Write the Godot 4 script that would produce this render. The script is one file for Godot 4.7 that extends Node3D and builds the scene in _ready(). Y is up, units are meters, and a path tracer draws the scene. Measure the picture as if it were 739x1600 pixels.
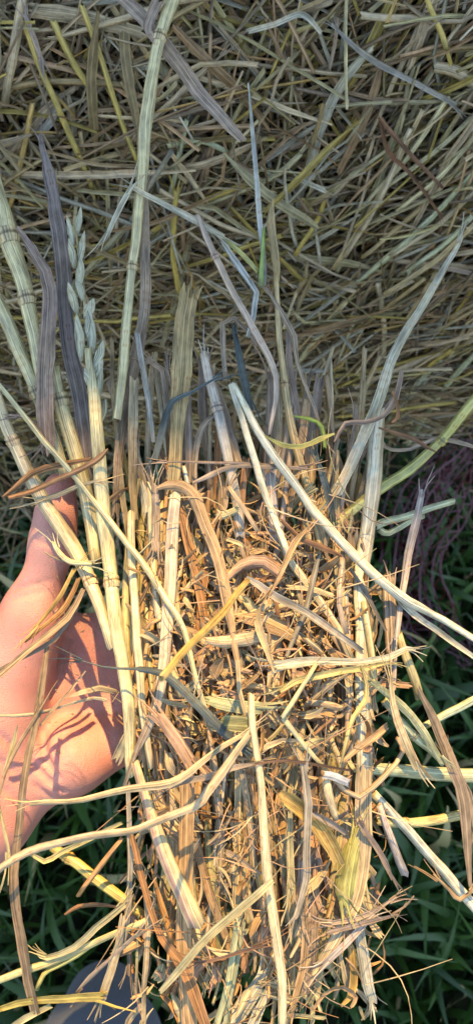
extends Node3D
# A hand holds a bundle of straw in front of a round bale; the bale stack's shade ends across the bundle.
# Frame of the bundle: x to the right, y along the bundle, z out of it; lengths in the tables are millimetres.

const PITCH := 70.0
const EYE := Vector3(0, 1.2, 0)
const REACH := 0.36
const BALE_R := 0.6
const BALE_AT := Vector3(-0.28, 0.59, -0.975)
const BALE_HALF := 0.6

var held := Transform3D()
var mats := {}
var rng := RandomNumberGenerator.new()
var noise := FastNoiseLite.new()
var used := {}
var flecks := []

# real-world base colours, linear
const PAL := {
	"pale": [.60, .53, .27], "palewhite": [.64, .61, .43], "cream": [.68, .55, .30], "cream2": [.64, .51, .30], "tan": [.52, .36, .19], "tan2": [.45, .35, .23],
	"paletan": [.55, .45, .26], "peach": [.63, .41, .19], "pink": [.60, .385, .23], "gold": [.58, .40, .12], "goldtan": [.50, .38, .17], "yellow": [.58, .45, .11],
	"yellowpale": [.63, .55, .23], "yellowgreen": [.50, .48, .15], "green": [.26, .36, .08], "palegreen": [.52, .54, .30], "olive": [.34, .33, .14], "olivetan": [.46, .40, .18],
	"mauve": [.37, .28, .205], "mauvedark": [.285, .235, .195], "mauvetan": [.48, .375, .265], "lilac": [.54, .46, .38], "rust": [.42, .225, .09], "rust2": [.48, .26, .11], "rust3": [.28, .155, .08],
	"orange": [.50, .27, .09], "brown": [.33, .235, .13], "brown2": [.34, .26, .17], "grey": [.50, .44, .33], "greystraw": [.47, .42, .32], "greystraw2": [.27, .25, .20], "slate": [.13, .16, .145],
	"bluegrey": [.44, .42, .34], "bluewhite": [.60, .61, .51], "whitebit": [.78, .77, .72], "creamstripe": [.66, .52, .33], "creampurple": [.64, .50, .24], "purple": [.42, .25, .20],
}

class Acc:
	var v := PackedVector3Array()
	var c := PackedColorArray()
	var uv := PackedVector2Array()
	var idx := PackedInt32Array()
	func quad(a: int, b: int, cc: int, d: int) -> void:
		idx.append(a); idx.append(b); idx.append(d)
		idx.append(b); idx.append(cc); idx.append(d)
	func mesh() -> ArrayMesh:
		var arr := []
		arr.resize(Mesh.ARRAY_MAX)
		arr[Mesh.ARRAY_VERTEX] = v
		arr[Mesh.ARRAY_COLOR] = c
		arr[Mesh.ARRAY_TEX_UV] = uv
		arr[Mesh.ARRAY_INDEX] = idx
		var st := SurfaceTool.new()
		st.create_from_arrays(arr)
		st.generate_normals()
		return st.commit()

func _ready() -> void:
	rng.seed = 71
	noise.seed = 5
	noise.frequency = 1.0
	set_camera_and_light()
	make_materials()
	build_ground()
	build_bales()
	build_net()
	build_person()
	build_straws()
	build_fill()
	build_ear()
	build_chaff()

func set_camera_and_light() -> void:
	var p := deg_to_rad(PITCH)
	var bx := Vector3(1, 0, 0)
	var by := Vector3(0, cos(p), -sin(p))
	var bz := Vector3(0, sin(p), cos(p))
	var cam := Camera3D.new()
	cam.name = "camera"
	add_child(cam)
	cam.transform = Transform3D(Basis(bx, by, bz), EYE)
	cam.near = 0.02
	cam.far = 300.0
	var lens := CameraAttributesPhysical.new()
	lens.frustum_focal_length = 18.477   # 24 mm film height, 66 degrees upright
	lens.frustum_focus_distance = 0.355
	lens.exposure_aperture = 10.0
	lens.exposure_shutter_speed = 100.0
	cam.attributes = lens
	cam.fov = 66.0
	cam.current = true
	held = Transform3D(Basis(bx, by, bz), EYE - bz * REACH)
	var env := Environment.new()
	env.background_mode = Environment.BG_SKY
	var sm := ProceduralSkyMaterial.new()
	sm.sky_top_color = Color(.58, .67, .80)
	sm.sky_horizon_color = Color(.82, .86, .89)
	sm.sky_curve = .16
	sm.ground_bottom_color = Color(.16, .20, .10)
	sm.ground_horizon_color = Color(.42, .48, .40)
	sm.sun_angle_max = 12.0
	sm.sky_energy_multiplier = 1.12
	var sky := Sky.new()
	sky.sky_material = sm
	env.sky = sky
	env.tonemap_mode = Environment.TONE_MAPPER_LINEAR
	env.tonemap_exposure = 2.8
	env.sdfgi_enabled = true
	env.ssao_enabled = true
	env.ssil_enabled = true
	var we := WorldEnvironment.new()
	we.environment = env
	add_child(we)
	var sun := DirectionalLight3D.new()
	sun.name = "sun"
	sun.light_energy = 1.6
	sun.light_color = Color(1.0, .83, .56)
	sun.light_angular_distance = 0.5
	sun.shadow_enabled = true
	add_child(sun)
	var e := deg_to_rad(55.5)
	var a := deg_to_rad(5.0)
	sun.look_at_from_position(Vector3(sin(a) * cos(e), sin(e), -cos(a) * cos(e)) * 20.0, Vector3.ZERO)

# ---------------------------------------------------------------- naming
func numbered(called: String) -> String:
	var k: int = used.get(called, 0)
	used[called] = k + 1
	return called if k == 0 else "%s_%03d" % [called, k]

func put(o: Node3D, called: String, label: String, category: String, group := "", kind := "") -> Node3D:
	o.name = numbered(called)
	add_child(o)
	if label: o.set_meta("label", label)
	if category: o.set_meta("category", category)
	if group: o.set_meta("group", group)
	if kind: o.set_meta("kind", kind)
	return o

func inst(mesh: Mesh, m: Material, parent: Node = null, called := "") -> MeshInstance3D:
	var o := MeshInstance3D.new()
	o.mesh = mesh
	o.material_override = m
	if parent:
		o.name = called
		parent.add_child(o, true)
	return o

# ---------------------------------------------------------------- materials
func straw_maps() -> Array:
	# fibres along the length, a few specks and stains; u across (16 mm), v along (80 mm)
	var w := 128
	var h := 512
	var img := Image.create(w, h, false, Image.FORMAT_RGB8)
	var hei := Image.create(w, h, false, Image.FORMAT_RGB8)
	var f1 := FastNoiseLite.new()
	f1.seed = 3; f1.frequency = .11; f1.fractal_octaves = 3
	var f2 := FastNoiseLite.new()
	f2.seed = 9; f2.frequency = .012; f2.fractal_octaves = 4
	var f3 := FastNoiseLite.new()
	f3.seed = 21; f3.frequency = .05
	for y in h:
		var my: float = abs(y - h * .5)            # mirrored, so that the pattern joins
		for x in w:
			var mx: float = abs(x - w * .5)
			var s := f1.get_noise_2d(mx * 1.9, my * .025)
			var s2 := f1.get_noise_2d(mx * .55 + 90.0, my * .02)
			var b := f2.get_noise_2d(mx * 1.5, my)
			var k := f3.get_noise_2d(mx * 3.0 + 40.0, my * .22)
			var val := .83 + .34 * s + .22 * s2 + .24 * b
			var stain: float = clamp((k - .40) * 2.4, 0.0, .5) + clamp((b - .35) * 1.2, 0.0, .3)
			val = clamp(val, .3, 1.0)
			img.set_pixel(x, y, Color(val * (1.0 - stain * .45), val * (1.0 - stain * .62), val * (1.0 - stain * .72)))
			var hh: float = clamp(.5 + .42 * s + .25 * s2, 0.0, 1.0)
			hei.set_pixel(x, y, Color(hh, hh, hh))
	hei.bump_map_to_normal_map(3.0)
	img.generate_mipmaps()
	return [ImageTexture.create_from_image(img), ImageTexture.create_from_image(hei)]

func make_materials() -> void:
	var t := straw_maps()
	for kind in ["stalk", "leaf", "bale"]:
		var m := StandardMaterial3D.new()
		m.vertex_color_use_as_albedo = true
		m.albedo_texture = t[0]
		m.normal_enabled = true
		m.normal_texture = t[1]
		m.normal_scale = {"stalk": .6, "leaf": .9, "bale": .6}[kind]
		m.roughness = {"stalk": .42, "leaf": .6, "bale": .55}[kind]
		m.metallic_specular = {"stalk": .5, "leaf": .4, "bale": .45}[kind]
		m.backlight_enabled = true
		m.backlight = Color(.5, .44, .34) if kind == "stalk" else Color(.85, .74, .55)
		m.cull_mode = BaseMaterial3D.CULL_DISABLED
		mats[kind] = m
	var core := StandardMaterial3D.new()
	core.albedo_color = Color(.40, .34, .22)
	core.roughness = .9
	var cn := NoiseTexture2D.new()
	cn.noise = FastNoiseLite.new()
	cn.noise.frequency = .03
	cn.seamless = true
	var ramp := Gradient.new()
	ramp.set_color(0, Color(.16, .12, .07)); ramp.set_color(1, Color(.55, .45, .28))
	cn.color_ramp = ramp
	core.albedo_texture = cn
	core.uv1_triplanar = true
	core.uv1_scale = Vector3(6, 6, 6)
	mats.core = core
	var gm := StandardMaterial3D.new()
	gm.vertex_color_use_as_albedo = true
	gm.roughness = .5
	gm.backlight_enabled = true
	gm.backlight = Color(.4, .6, .2)
	gm.cull_mode = BaseMaterial3D.CULL_DISABLED
	mats.grass = gm
	var soil := StandardMaterial3D.new()
	soil.roughness = .95
	var sn := NoiseTexture2D.new()
	sn.noise = FastNoiseLite.new()
	sn.noise.frequency = .02
	sn.noise.fractal_octaves = 5
	sn.seamless = true
	var r2 := Gradient.new()
	r2.set_color(0, Color(.10, .13, .06)); r2.set_color(1, Color(.25, .26, .13))
	sn.color_ramp = r2
	soil.albedo_texture = sn
	soil.uv1_triplanar = true
	soil.uv1_scale = Vector3(2, 2, 2)
	mats.soil = soil
	var net := StandardMaterial3D.new()
	net.albedo_color = Color(.25, .045, .08)
	net.roughness = .35
	mats.net = net
	var skin := StandardMaterial3D.new()
	skin.vertex_color_use_as_albedo = true
	skin.roughness = .48
	skin.metallic_specular = .45
	skin.subsurf_scatter_enabled = true
	skin.subsurf_scatter_strength = .18
	var pn := NoiseTexture2D.new()
	pn.width = 512; pn.height = 512
	pn.noise = FastNoiseLite.new()
	pn.noise.noise_type = FastNoiseLite.TYPE_CELLULAR
	pn.noise.cellular_return_type = FastNoiseLite.RETURN_DISTANCE2_SUB
	pn.noise.frequency = .045
	pn.noise.fractal_octaves = 3
	pn.seamless = true
	skin.uv1_triplanar = true
	skin.uv1_scale = Vector3(48, 48, 48)
	skin.heightmap_enabled = true
	skin.heightmap_texture = pn
	skin.heightmap_scale = .04
	mats.skin = skin
	var cloth := StandardMaterial3D.new()
	cloth.albedo_color = Color(.33, .35, .38)
	cloth.roughness = .9
	cloth.rim_enabled = true
	cloth.rim = .4
	var wn := NoiseTexture2D.new()
	wn.noise = FastNoiseLite.new()
	wn.noise.frequency = .12
	wn.seamless = true
	cloth.uv1_triplanar = true
	cloth.uv1_scale = Vector3(20, 20, 20)
	cloth.heightmap_enabled = true
	cloth.heightmap_texture = wn
	cloth.heightmap_scale = .05
	var wr := Gradient.new()
	wr.set_color(0, Color(.5, .5, .52)); wr.set_color(1, Color(1, 1, 1))
	var wc := NoiseTexture2D.new()
	wc.noise = wn.noise
	wc.seamless = true
	wc.color_ramp = wr
	cloth.albedo_texture = wc
	mats.cloth = cloth

# ---------------------------------------------------------------- one straw
func pal(called: String) -> Color:
	var a: Array = PAL[called]
	return Color(a[0], a[1], a[2])

func spline(p: PackedVector3Array, w: PackedFloat32Array, lin: bool, step: float) -> Array:
	var q := PackedVector3Array()
	var qw := PackedFloat32Array()
	var n := p.size()
	for i in n - 1:
		var a := p[max(i - 1, 0)]
		var b := p[i]
		var c := p[i + 1]
		var d := p[min(i + 2, n - 1)]
		if i == 0: a = b * 2.0 - c
		if i + 2 > n - 1: d = c * 2.0 - b
		var sub := int(clamp(b.distance_to(c) / step, 2, 12))
		for k in sub:
			var t := float(k) / sub
			q.append(b.lerp(c, t) if lin else b.cubic_interpolate(c, a, d, t))
			qw.append(lerp(w[i], w[i + 1], smoothstep(0.0, 1.0, t)))
	q.append(p[n - 1])
	qw.append(w[n - 1])
	return [q, qw]

# kind "t" is a round or flattened stalk, "l" a leaf blade
func straw(acc: Acc, kind: String, p0: PackedVector3Array, w0: PackedFloat32Array, col: Color, o: Dictionary, n0: Vector3, low := false) -> void:
	var lin: bool = o.get("lin", 0) == 1
	var sp := spline(p0, w0, lin, .014 if low else .006)
	var p: PackedVector3Array = sp[0]
	var w: PackedFloat32Array = sp[1]
	var n := p.size()
	var roll := deg_to_rad(o.get("roll", rng.randf_range(-22, 22)))
	var twist := deg_to_rad(o.get("twist", rng.randf_range(-18, 18)))
	var cup: float = o.get("cup", .3)
	var flat: float = o.get("flat", rng.randf_range(.7, .95))
	var col2: Color = pal(o.col2) if o.has("col2") else col
	var sides := (5 if low else 9)
	var m := (3 if low else 7)
	var ring := sides + 1 if kind == "t" else 2 * m
	var first := acc.v.size()
	var uo := rng.randf()
	var vo := rng.randf()
	var nz := rng.randf() * 300.0
	var along := 0.0
	var total := 0.0
	for i in n - 1: total += p[i].distance_to(p[i + 1])
	var jag := []
	for j in max(ring, m) + 1: jag.append([rng.randf_range(-1, 1), rng.randf_range(-1, 1)])
	var stage: float = o.get("rag", .5 if kind == "t" else .8)
	var sgn := -1.0 if rng.randf() < .5 else 1.0
	for i in n:
		var t := (p[min(i + 1, n - 1)] - p[max(i - 1, 0)]).normalized()
		var nn := (n0 - t * n0.dot(t))
		if nn.length() < .05: nn = Vector3(t.y, t.z, -t.x).cross(t)
		nn = nn.normalized()
		var side := t.cross(nn)
		if i > 0: along += p[i].distance_to(p[i - 1])
		var f: float = along / maxf(total, 1e-6)
		var r: float = roll + twist * (f - .5) + .12 * noise.get_noise_1d(nz + along * 22.0)
		var s2 := side * cos(r) + nn * sin(r)
		var n2 := nn * cos(r) - side * sin(r)
		var ww := w[i] * .5 * (1.0 + .08 * noise.get_noise_1d(nz + 50.0 + along * 40.0))
		var pos := p[i] + (side * noise.get_noise_1d(nz + along * 24.0) + nn * noise.get_noise_1d(nz + 99.0 + along * 24.0)) * .0008
		var tone := 1.0 + .20 * noise.get_noise_1d(nz + 20.0 + along * 60.0)
		var warm := .12 * noise.get_noise_1d(nz + 70.0 + along * 30.0)
		var base := Color(col.r * tone * (1.0 + warm * .4), col.g * tone, col.b * tone * (1.0 - warm))
		var base2 := Color(col2.r * tone, col2.g * tone, col2.b * tone)
		for j in ring:
			var a: float
			var off: Vector3
			var u: float
			var cj := base
			var e := 0.0
			if kind == "t":
				var ang := TAU * j / sides
				off = s2 * (cos(ang) * ww) + n2 * (sin(ang) * ww * flat)
				u = ang / TAU * PI * ww * 2.0 / .016
				a = cos(ang)
				e = jag[j % sides][0 if i == 0 else 1]
			else:
				var front := j < m
				var jj := j if front else 2 * m - 1 - j
				a = 1.0 - 2.0 * jj / (m - 1)
				var th: float = .00013 * (1.0 if front else -1.0) * (1.0 - .7 * a * a)
				var x := a * (1.0 - .22 * cup)
				var z := -cup * (.55 * absf(a - .15) + .35 * a * a) * sgn
				var rib := (.018 if jj % 2 == 0 else -.018)
				off = s2 * (x * ww * (1.0 + .16 * noise.get_noise_2d(nz + signf(a) * 9.0, along * 110.0))) + n2 * ((z + rib + .14 * noise.get_noise_2d(nz + a * 2.0, along * 60.0)) * ww + th)
				u = a * ww / .016
				e = jag[jj][0 if i == 0 else 1]
			if i == 0 or i == n - 1: off += t * (e * ww * stage)
			if col2 != col and a > .1 and (a < .72 or not o.has("stripe")): cj = base2
			acc.v.append(pos + off)
			acc.c.append(cj)
			acc.uv.append(Vector2(uo + u, vo + along / .08))
		if i > 0:
			var b0 := first + (i - 1) * ring
			var b1 := first + i * ring
			for j in (sides if kind == "t" else ring - 1):
				if kind == "l" and j == m - 1: continue      # two faces with a sharp edge
				acc.quad(b0 + j, b0 + j + 1, b1 + j + 1, b1 + j)
	if kind == "t":   # hollow ends: the pith lies a little inside
		for q in 2:
			var at := first if q == 0 else first + (n - 1) * ring
			var dir := (p[1] - p[0]).normalized() if q == 0 else (p[n - 2] - p[n - 1]).normalized()
			var ci := acc.v.size()
			acc.v.append((p[0] if q == 0 else p[n - 1]) + dir * w[0 if q == 0 else n - 1] * .55)
			acc.c.append(Color(col.r * .75, col.g * .7, col.b * .6))
			acc.uv.append(Vector2(uo, vo))
			for j in sides:
				if q == 0: acc.idx.append(ci); acc.idx.append(at + j + 1); acc.idx.append(at + j)
				else: acc.idx.append(ci); acc.idx.append(at + j); acc.idx.append(at + j + 1)
	if o.get("end", "") == "fray":
		fray(acc, p, w, col, n0, 0)
		fray(acc, p, w, col, n0, 1)

func fray(acc: Acc, p: PackedVector3Array, w: PackedFloat32Array, col: Color, n0: Vector3, which: int) -> void:
	var n := p.size()
	var at := p[0] if which == 0 else p[n - 1]
	var dir := ((p[0] - p[min(2, n - 1)]) if which == 0 else (p[n - 1] - p[max(n - 3, 0)])).normalized()
	var ww: float = max(w[0 if which == 0 else n - 1], .0022)
	var side := dir.cross(n0).normalized()
	for k in rng.randi_range(3, 5):
		var sx := rng.randf_range(-.45, .45)
		var ln := rng.randf_range(.005, .015)
		var a := at + side * sx * ww - dir * .004
		var b := a + dir * ln * .6 + side * sx * ln * .35 + n0 * rng.randf_range(-.1, .1) * ln
		var c := b + (dir + side * sx * 1.3 + n0 * rng.randf_range(-.35, .35)).normalized() * ln * .6
		straw(acc, "l", PackedVector3Array([a, b, c]), PackedFloat32Array([ww * .3, ww * .22, .0003]), col, {"cup": .3, "roll": rng.randf_range(-50, 50)}, n0, true)

func joint_mesh(at: Vector3, dir: Vector3, width: float, col: Color) -> ArrayMesh:
	var acc := Acc.new()
	var s := Vector3(0, 0, 1).cross(dir).normalized()
	var up := dir.cross(s)
	var prof := [[-.42, 1.0], [-.22, 1.13], [-.08, 1.02], [.0, 1.16], [.12, 1.2], [.28, 1.08], [.46, 1.0]]
	for i in prof.size():
		for j in 11:
			var a := TAU * j / 10.0
			var dark: float = .38 if i == 2 or i == 3 else .9
			acc.v.append(at + dir * (prof[i][0] * width) + (s * cos(a) + up * sin(a) * .92) * (prof[i][1] * width * .515))
			acc.c.append(Color(col.r * dark, col.g * dark * .92, col.b * dark * .9))
			acc.uv.append(Vector2(a * .2, i * .01))
		if i > 0:
			for j in 10: acc.quad((i - 1) * 11 + j + 1, (i - 1) * 11 + j, i * 11 + j, i * 11 + j + 1)
	return acc.mesh()

# ---------------------------------------------------------------- the setting
func build_ground() -> void:
	var pm := PlaneMesh.new()
	pm.size = Vector2(240, 240)
	var g := inst(pm, mats.soil)
	put(g, "ground", "", "", "", "structure")
	# grass blades: a few shapes, thousands of copies
	var shapes := []
	for k in 7:
		var acc := Acc.new()
		var h := rng.randf_range(.8, 1.1)
		var lean := rng.randf_range(.15, .85)
		var p := PackedVector3Array()
		var w := PackedFloat32Array()
		for i in 6:
			var f := i / 5.0
			p.append(Vector3(lean * f * f * .8 + .05 * sin(f * 5.0 + k), h * (f - lean * .42 * f * f * f), .06 * sin(f * 3.0 + k * 2.0)))
			w.append([.026, .036, .036, .030, .020, .003][i])
		var first := acc.v.size()
		var sp := spline(p, w, false, .09)
		var q: PackedVector3Array = sp[0]
		for i in q.size():
			var t := (q[min(i + 1, q.size() - 1)] - q[max(i - 1, 0)]).normalized()
			var s := t.cross(Vector3(1, .3, 0)).normalized()
			var nn := s.cross(t)
			for j in 3:
				acc.v.append(q[i] + s * (j - 1) * sp[1][i] * .5 + nn * (.16 * sp[1][i] if j != 1 else 0.0))
				acc.c.append(Color(1, 1, 1))
				acc.uv.append(Vector2(j * .5, i * .1))
			if i > 0:
				for j in 2: acc.quad(first + (i - 1) * 3 + j, first + (i - 1) * 3 + j + 1, first + i * 3 + j + 1, first + i * 3 + j)
		shapes.append(acc.mesh())
	var grass := Node3D.new()
	put(grass, "grass", "dark green shaded grass growing on the ground below the handful", "grass", "", "stuff")
	for k in shapes.size():
		var n := 1150
		var mm := MultiMesh.new()
		mm.transform_format = MultiMesh.TRANSFORM_3D
		mm.use_colors = true
		mm.mesh = shapes[k]
		mm.instance_count = n
		for i in n:
			var tight := i < 800
			var x := rng.randf_range(-.62, .62) if tight else rng.randf_range(-1.7, 1.7)
			var z := rng.randf_range(-.62, .52) if tight else rng.randf_range(-.7, 1.5)
			var tuft := noise.get_noise_2d(x * 5.0, z * 5.0)
			var h: float = rng.randf_range(.10, .24) * (1.0 + tuft * .5)
			if z < -.42: h *= .5
			var b := Basis(Vector3.UP, rng.randf() * TAU) * Basis(Vector3.RIGHT, rng.randf_range(-.45, .45))
			var wide := rng.randf_range(1.0, 2.4)
			mm.set_instance_transform(i, Transform3D(b * Basis.from_scale(Vector3(h, h, h * wide)), Vector3(x, -.005, z)))
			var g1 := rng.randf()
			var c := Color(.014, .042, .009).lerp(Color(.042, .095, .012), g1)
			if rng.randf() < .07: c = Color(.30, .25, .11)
			mm.set_instance_color(i, c)
		var mi := MultiMeshInstance3D.new()
		mi.multimesh = mm
		mi.material_override = mats.grass
		mi.name = "blades"
		mi.set_meta("kind", "stuff")
		grass.add_child(mi, true)

func straw_shapes(n: int) -> Array:
	var out := []
	for k in n:
		var acc := Acc.new()
		var ln := rng.randf_range(.025, .13)
		var bend := rng.randfn(0, .14 if k % 4 == 1 else .03) * ln
		var kind := "t" if k % 5 < 2 else "l"
		var w := rng.randf_range(.0016, .0030) if kind == "t" else rng.randf_range(.0014, .0048)
		var p := PackedVector3Array([Vector3(-ln * .5, 0, 0), Vector3(-ln * .15, bend, rng.randf_range(-.004, .004)), Vector3(ln * .2, bend * .8, rng.randf_range(-.004, .004)), Vector3(ln * .5, rng.randfn(0, .025) * ln, rng.randf_range(-.003, .006))])
		var e := w * (.25 if kind == "l" and k % 3 == 0 else .9)
		straw(acc, kind, p, PackedFloat32Array([w * .8, w, w, e]), Color(1, 1, 1), {"cup": rng.randf_range(.15, .6), "lin": 1 if k % 4 == 1 else 0, "twist": rng.randf_range(-60, 60)}, Vector3(0, 0, 1), true)
		out.append(acc.mesh())
	return out

func straw_tint() -> Color:
	var names := ["pale", "goldtan", "paletan", "tan", "cream2", "cream", "tan", "paletan", "palewhite", "olivetan", "tan2", "goldtan", "yellow", "goldtan", "cream", "pale", "peach", "brown", "gold", "cream2", "palewhite", "yellowpale"]
	var c := pal(names[rng.randi() % names.size()])
	var t := rng.randf_range(.6, 1.25)
	return Color(c.r * t, c.g * t, c.b * t)

func on_bale(x: float, phi: float, lift: float) -> Vector3:
	var r := BALE_R + lift + .020 * noise.get_noise_2d(x * 6.0, phi * 4.0) + .016 * noise.get_noise_2d(x * 17.0 + 8.0, phi * 11.0)
	var edge: float = max(abs(x) - (BALE_HALF - .10), 0.0) / .10     # rounded shoulders
	r -= .075 * edge * edge
	return Vector3(x, r * sin(phi), r * cos(phi))

func bale_core(ends_full: bool) -> ArrayMesh:
	var acc := Acc.new()
	var nx := 36
	var na := 72
	for i in nx + 1:
		var x := lerpf(-BALE_HALF, BALE_HALF, float(i) / nx)
		for j in na + 1:
			var phi := TAU * j / na
			acc.v.append(on_bale(x, phi, -.026))
			acc.c.append(Color(1, 1, 1))
			acc.uv.append(Vector2(float(i) / nx, float(j) / na))
		if i > 0:
			for j in na: acc.quad((i - 1) * (na + 1) + j, i * (na + 1) + j, i * (na + 1) + j + 1, (i - 1) * (na + 1) + j + 1)
	for q in 2:
		var ci := acc.v.size()
		acc.v.append(Vector3(-BALE_HALF if q == 0 else BALE_HALF, 0, 0))
		acc.c.append(Color(1, 1, 1))
		acc.uv.append(Vector2.ZERO)
		var at := 0 if q == 0 else nx * (na + 1)
		for j in na:
			if q == 0: acc.idx.append(ci); acc.idx.append(at + j); acc.idx.append(at + j + 1)
			else: acc.idx.append(ci); acc.idx.append(at + j + 1); acc.idx.append(at + j)
	return acc.mesh()

func lie(x: float, phi: float, psi: float, lift: float, tilt: float, roll: float) -> Transform3D:
	var nrm := Vector3(0, sin(phi), cos(phi))
	var up := Vector3(0, cos(phi), -sin(phi))
	var dir := Vector3(1, 0, 0) * cos(psi) + up * sin(psi)
	dir = (dir + nrm * tilt).normalized()
	var y := nrm.cross(dir).normalized()
	var z := dir.cross(y)
	var b := Basis(dir, y, z) * Basis(Vector3.RIGHT, roll)
	return Transform3D(b, on_bale(x, phi, lift))

# how the straws of the bale's face run: slanting at the right, tangled at the upper left, flatter below
func straw_way(x: float, phi: float) -> float:
	var wx := x + BALE_AT.x
	var k := noise.get_noise_2d(wx * 7.0 + 30.0, phi * 6.0)
	if wx > .08: return deg_to_rad(44.0 + rng.randfn(0, 30) + k * 30.0)
	if phi > .25: return deg_to_rad(rng.randfn(20, 60) + k * 60.0)
	return deg_to_rad(rng.randfn(16, 46) + k * 70.0)

func build_bales() -> void:
	var core := bale_core(true)
	var shapes := straw_shapes(28)
	var spots := [[BALE_AT, "large round straw bale with a tangled shaded face behind the hand"],
		[BALE_AT + Vector3(.46, 1.114, -.45), "round straw bale resting on top of the stack, shading the one below"],
		[BALE_AT + Vector3(.03, .0, -1.24), "round straw bale lying behind the front bale"],
		[BALE_AT + Vector3(.02, 1.13, -1.66), "round straw bale leaning against the top one from behind"]]
	for b in 4:
		var root := Node3D.new()
		put(root, "straw_bale", spots[b][1], "bale", "stacked round straw bales")
		root.position = spots[b][0]
		inst(core, mats.core, root, "core")
		if b == 0: face_straws(root)
		# loose straws over the bale, more of them on the face that the camera sees
		for k in shapes.size():
			var n: int = [760, 110, 20, 20][b]
			var mm := MultiMesh.new()
			mm.transform_format = MultiMesh.TRANSFORM_3D
			mm.use_colors = true
			mm.mesh = shapes[k]
			mm.instance_count = n
			for i in n:
				var x: float
				var phi: float
				if b == 0 and i < 710:
					x = rng.randf_range(-.30, .59)
					phi = deg_to_rad(rng.randf_range(-52, 46))
				else:
					x = rng.randf_range(-.59, .59)
					phi = rng.randf() * TAU
				var lift := rng.randf_range(-.022, .010)
				if rng.randf() < .06: lift += .008
				mm.set_instance_transform(i, lie(x, phi, straw_way(x, phi), lift, rng.randfn(0, .2), rng.randf_range(-.9, .9)))
				mm.set_instance_color(i, straw_tint())
			var mi := MultiMeshInstance3D.new()
			mi.multimesh = mm
			mi.material_override = mats.bale
			mi.name = "loose_straw"
			mi.set_meta("kind", "stuff")
			root.add_child(mi, true)

func face_straws(root: Node3D) -> void:
	# the straws that show singly on the bale's face
	var count := 0
	for e in FACE:
		var acc := Acc.new()
		var p := PackedVector3Array()
		var w := PackedFloat32Array()
		for k in range(0, e[2].size(), 4):
			p.append(Vector3(e[2][k], e[2][k + 1], e[2][k + 2]) * .001)
			w.append(e[2][k + 3] * .001)
		var o := p[0]
		for k in p.size(): p[k] -= o
		straw(acc, e[0], p, w, pal(e[1]), {"cup": .35, "end": "fray" if count % 4 == 0 else ""}, Vector3(0, .5, .86))
		var mi := inst(acc.mesh(), mats.stalk if e[0] == "t" else mats.leaf, root, "straw")
		mi.position = o
		count += 1
	var shapes := []
	for k in 12:
		var acc := Acc.new()
		var ln := rng.randf_range(.07, .17)
		var kind := "t" if k % 2 == 0 else "l"
		var w := rng.randf_range(.0025, .0042) if kind == "t" else rng.randf_range(.003, .0075)
		var kink := rng.randfn(0, .04 if k % 3 else .14) * ln
		var p := PackedVector3Array([Vector3(-ln * .5, 0, 0), Vector3(-ln * .1, kink * .6, .004), Vector3(ln * .15, kink * .7, .002), Vector3(ln * .5, 0, .0)])
		straw(acc, kind, p, PackedFloat32Array([w * .7, w, w, w * (.3 if kind == "l" else 1.0)]), Color(1, 1, 1), {"cup": rng.randf_range(.2, .6), "lin": 1 if k % 3 == 0 else 0, "end": "fray" if k % 5 == 0 else ""}, Vector3(0, 0, 1))
		shapes.append(acc.mesh())
	var tinted := {}
	while count < 300:
		var c := straw_tint()
		var key := "tint%d" % (count % 14)
		if not tinted.has(key):
			var m: StandardMaterial3D = mats.bale.duplicate()
			m.albedo_color = c.linear_to_srgb()
			tinted[key] = m
		var mi := inst(shapes[count % 12], tinted[key], root, "straw")
		var x := rng.randf_range(-.12, .58)
		var phi := deg_to_rad(rng.randf_range(-26, 30))
		mi.transform = lie(x, phi, straw_way(x, phi), rng.randf_range(.008, .018), rng.randfn(0, .10), rng.randf_range(-.5, .5))
		count += 1

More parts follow.
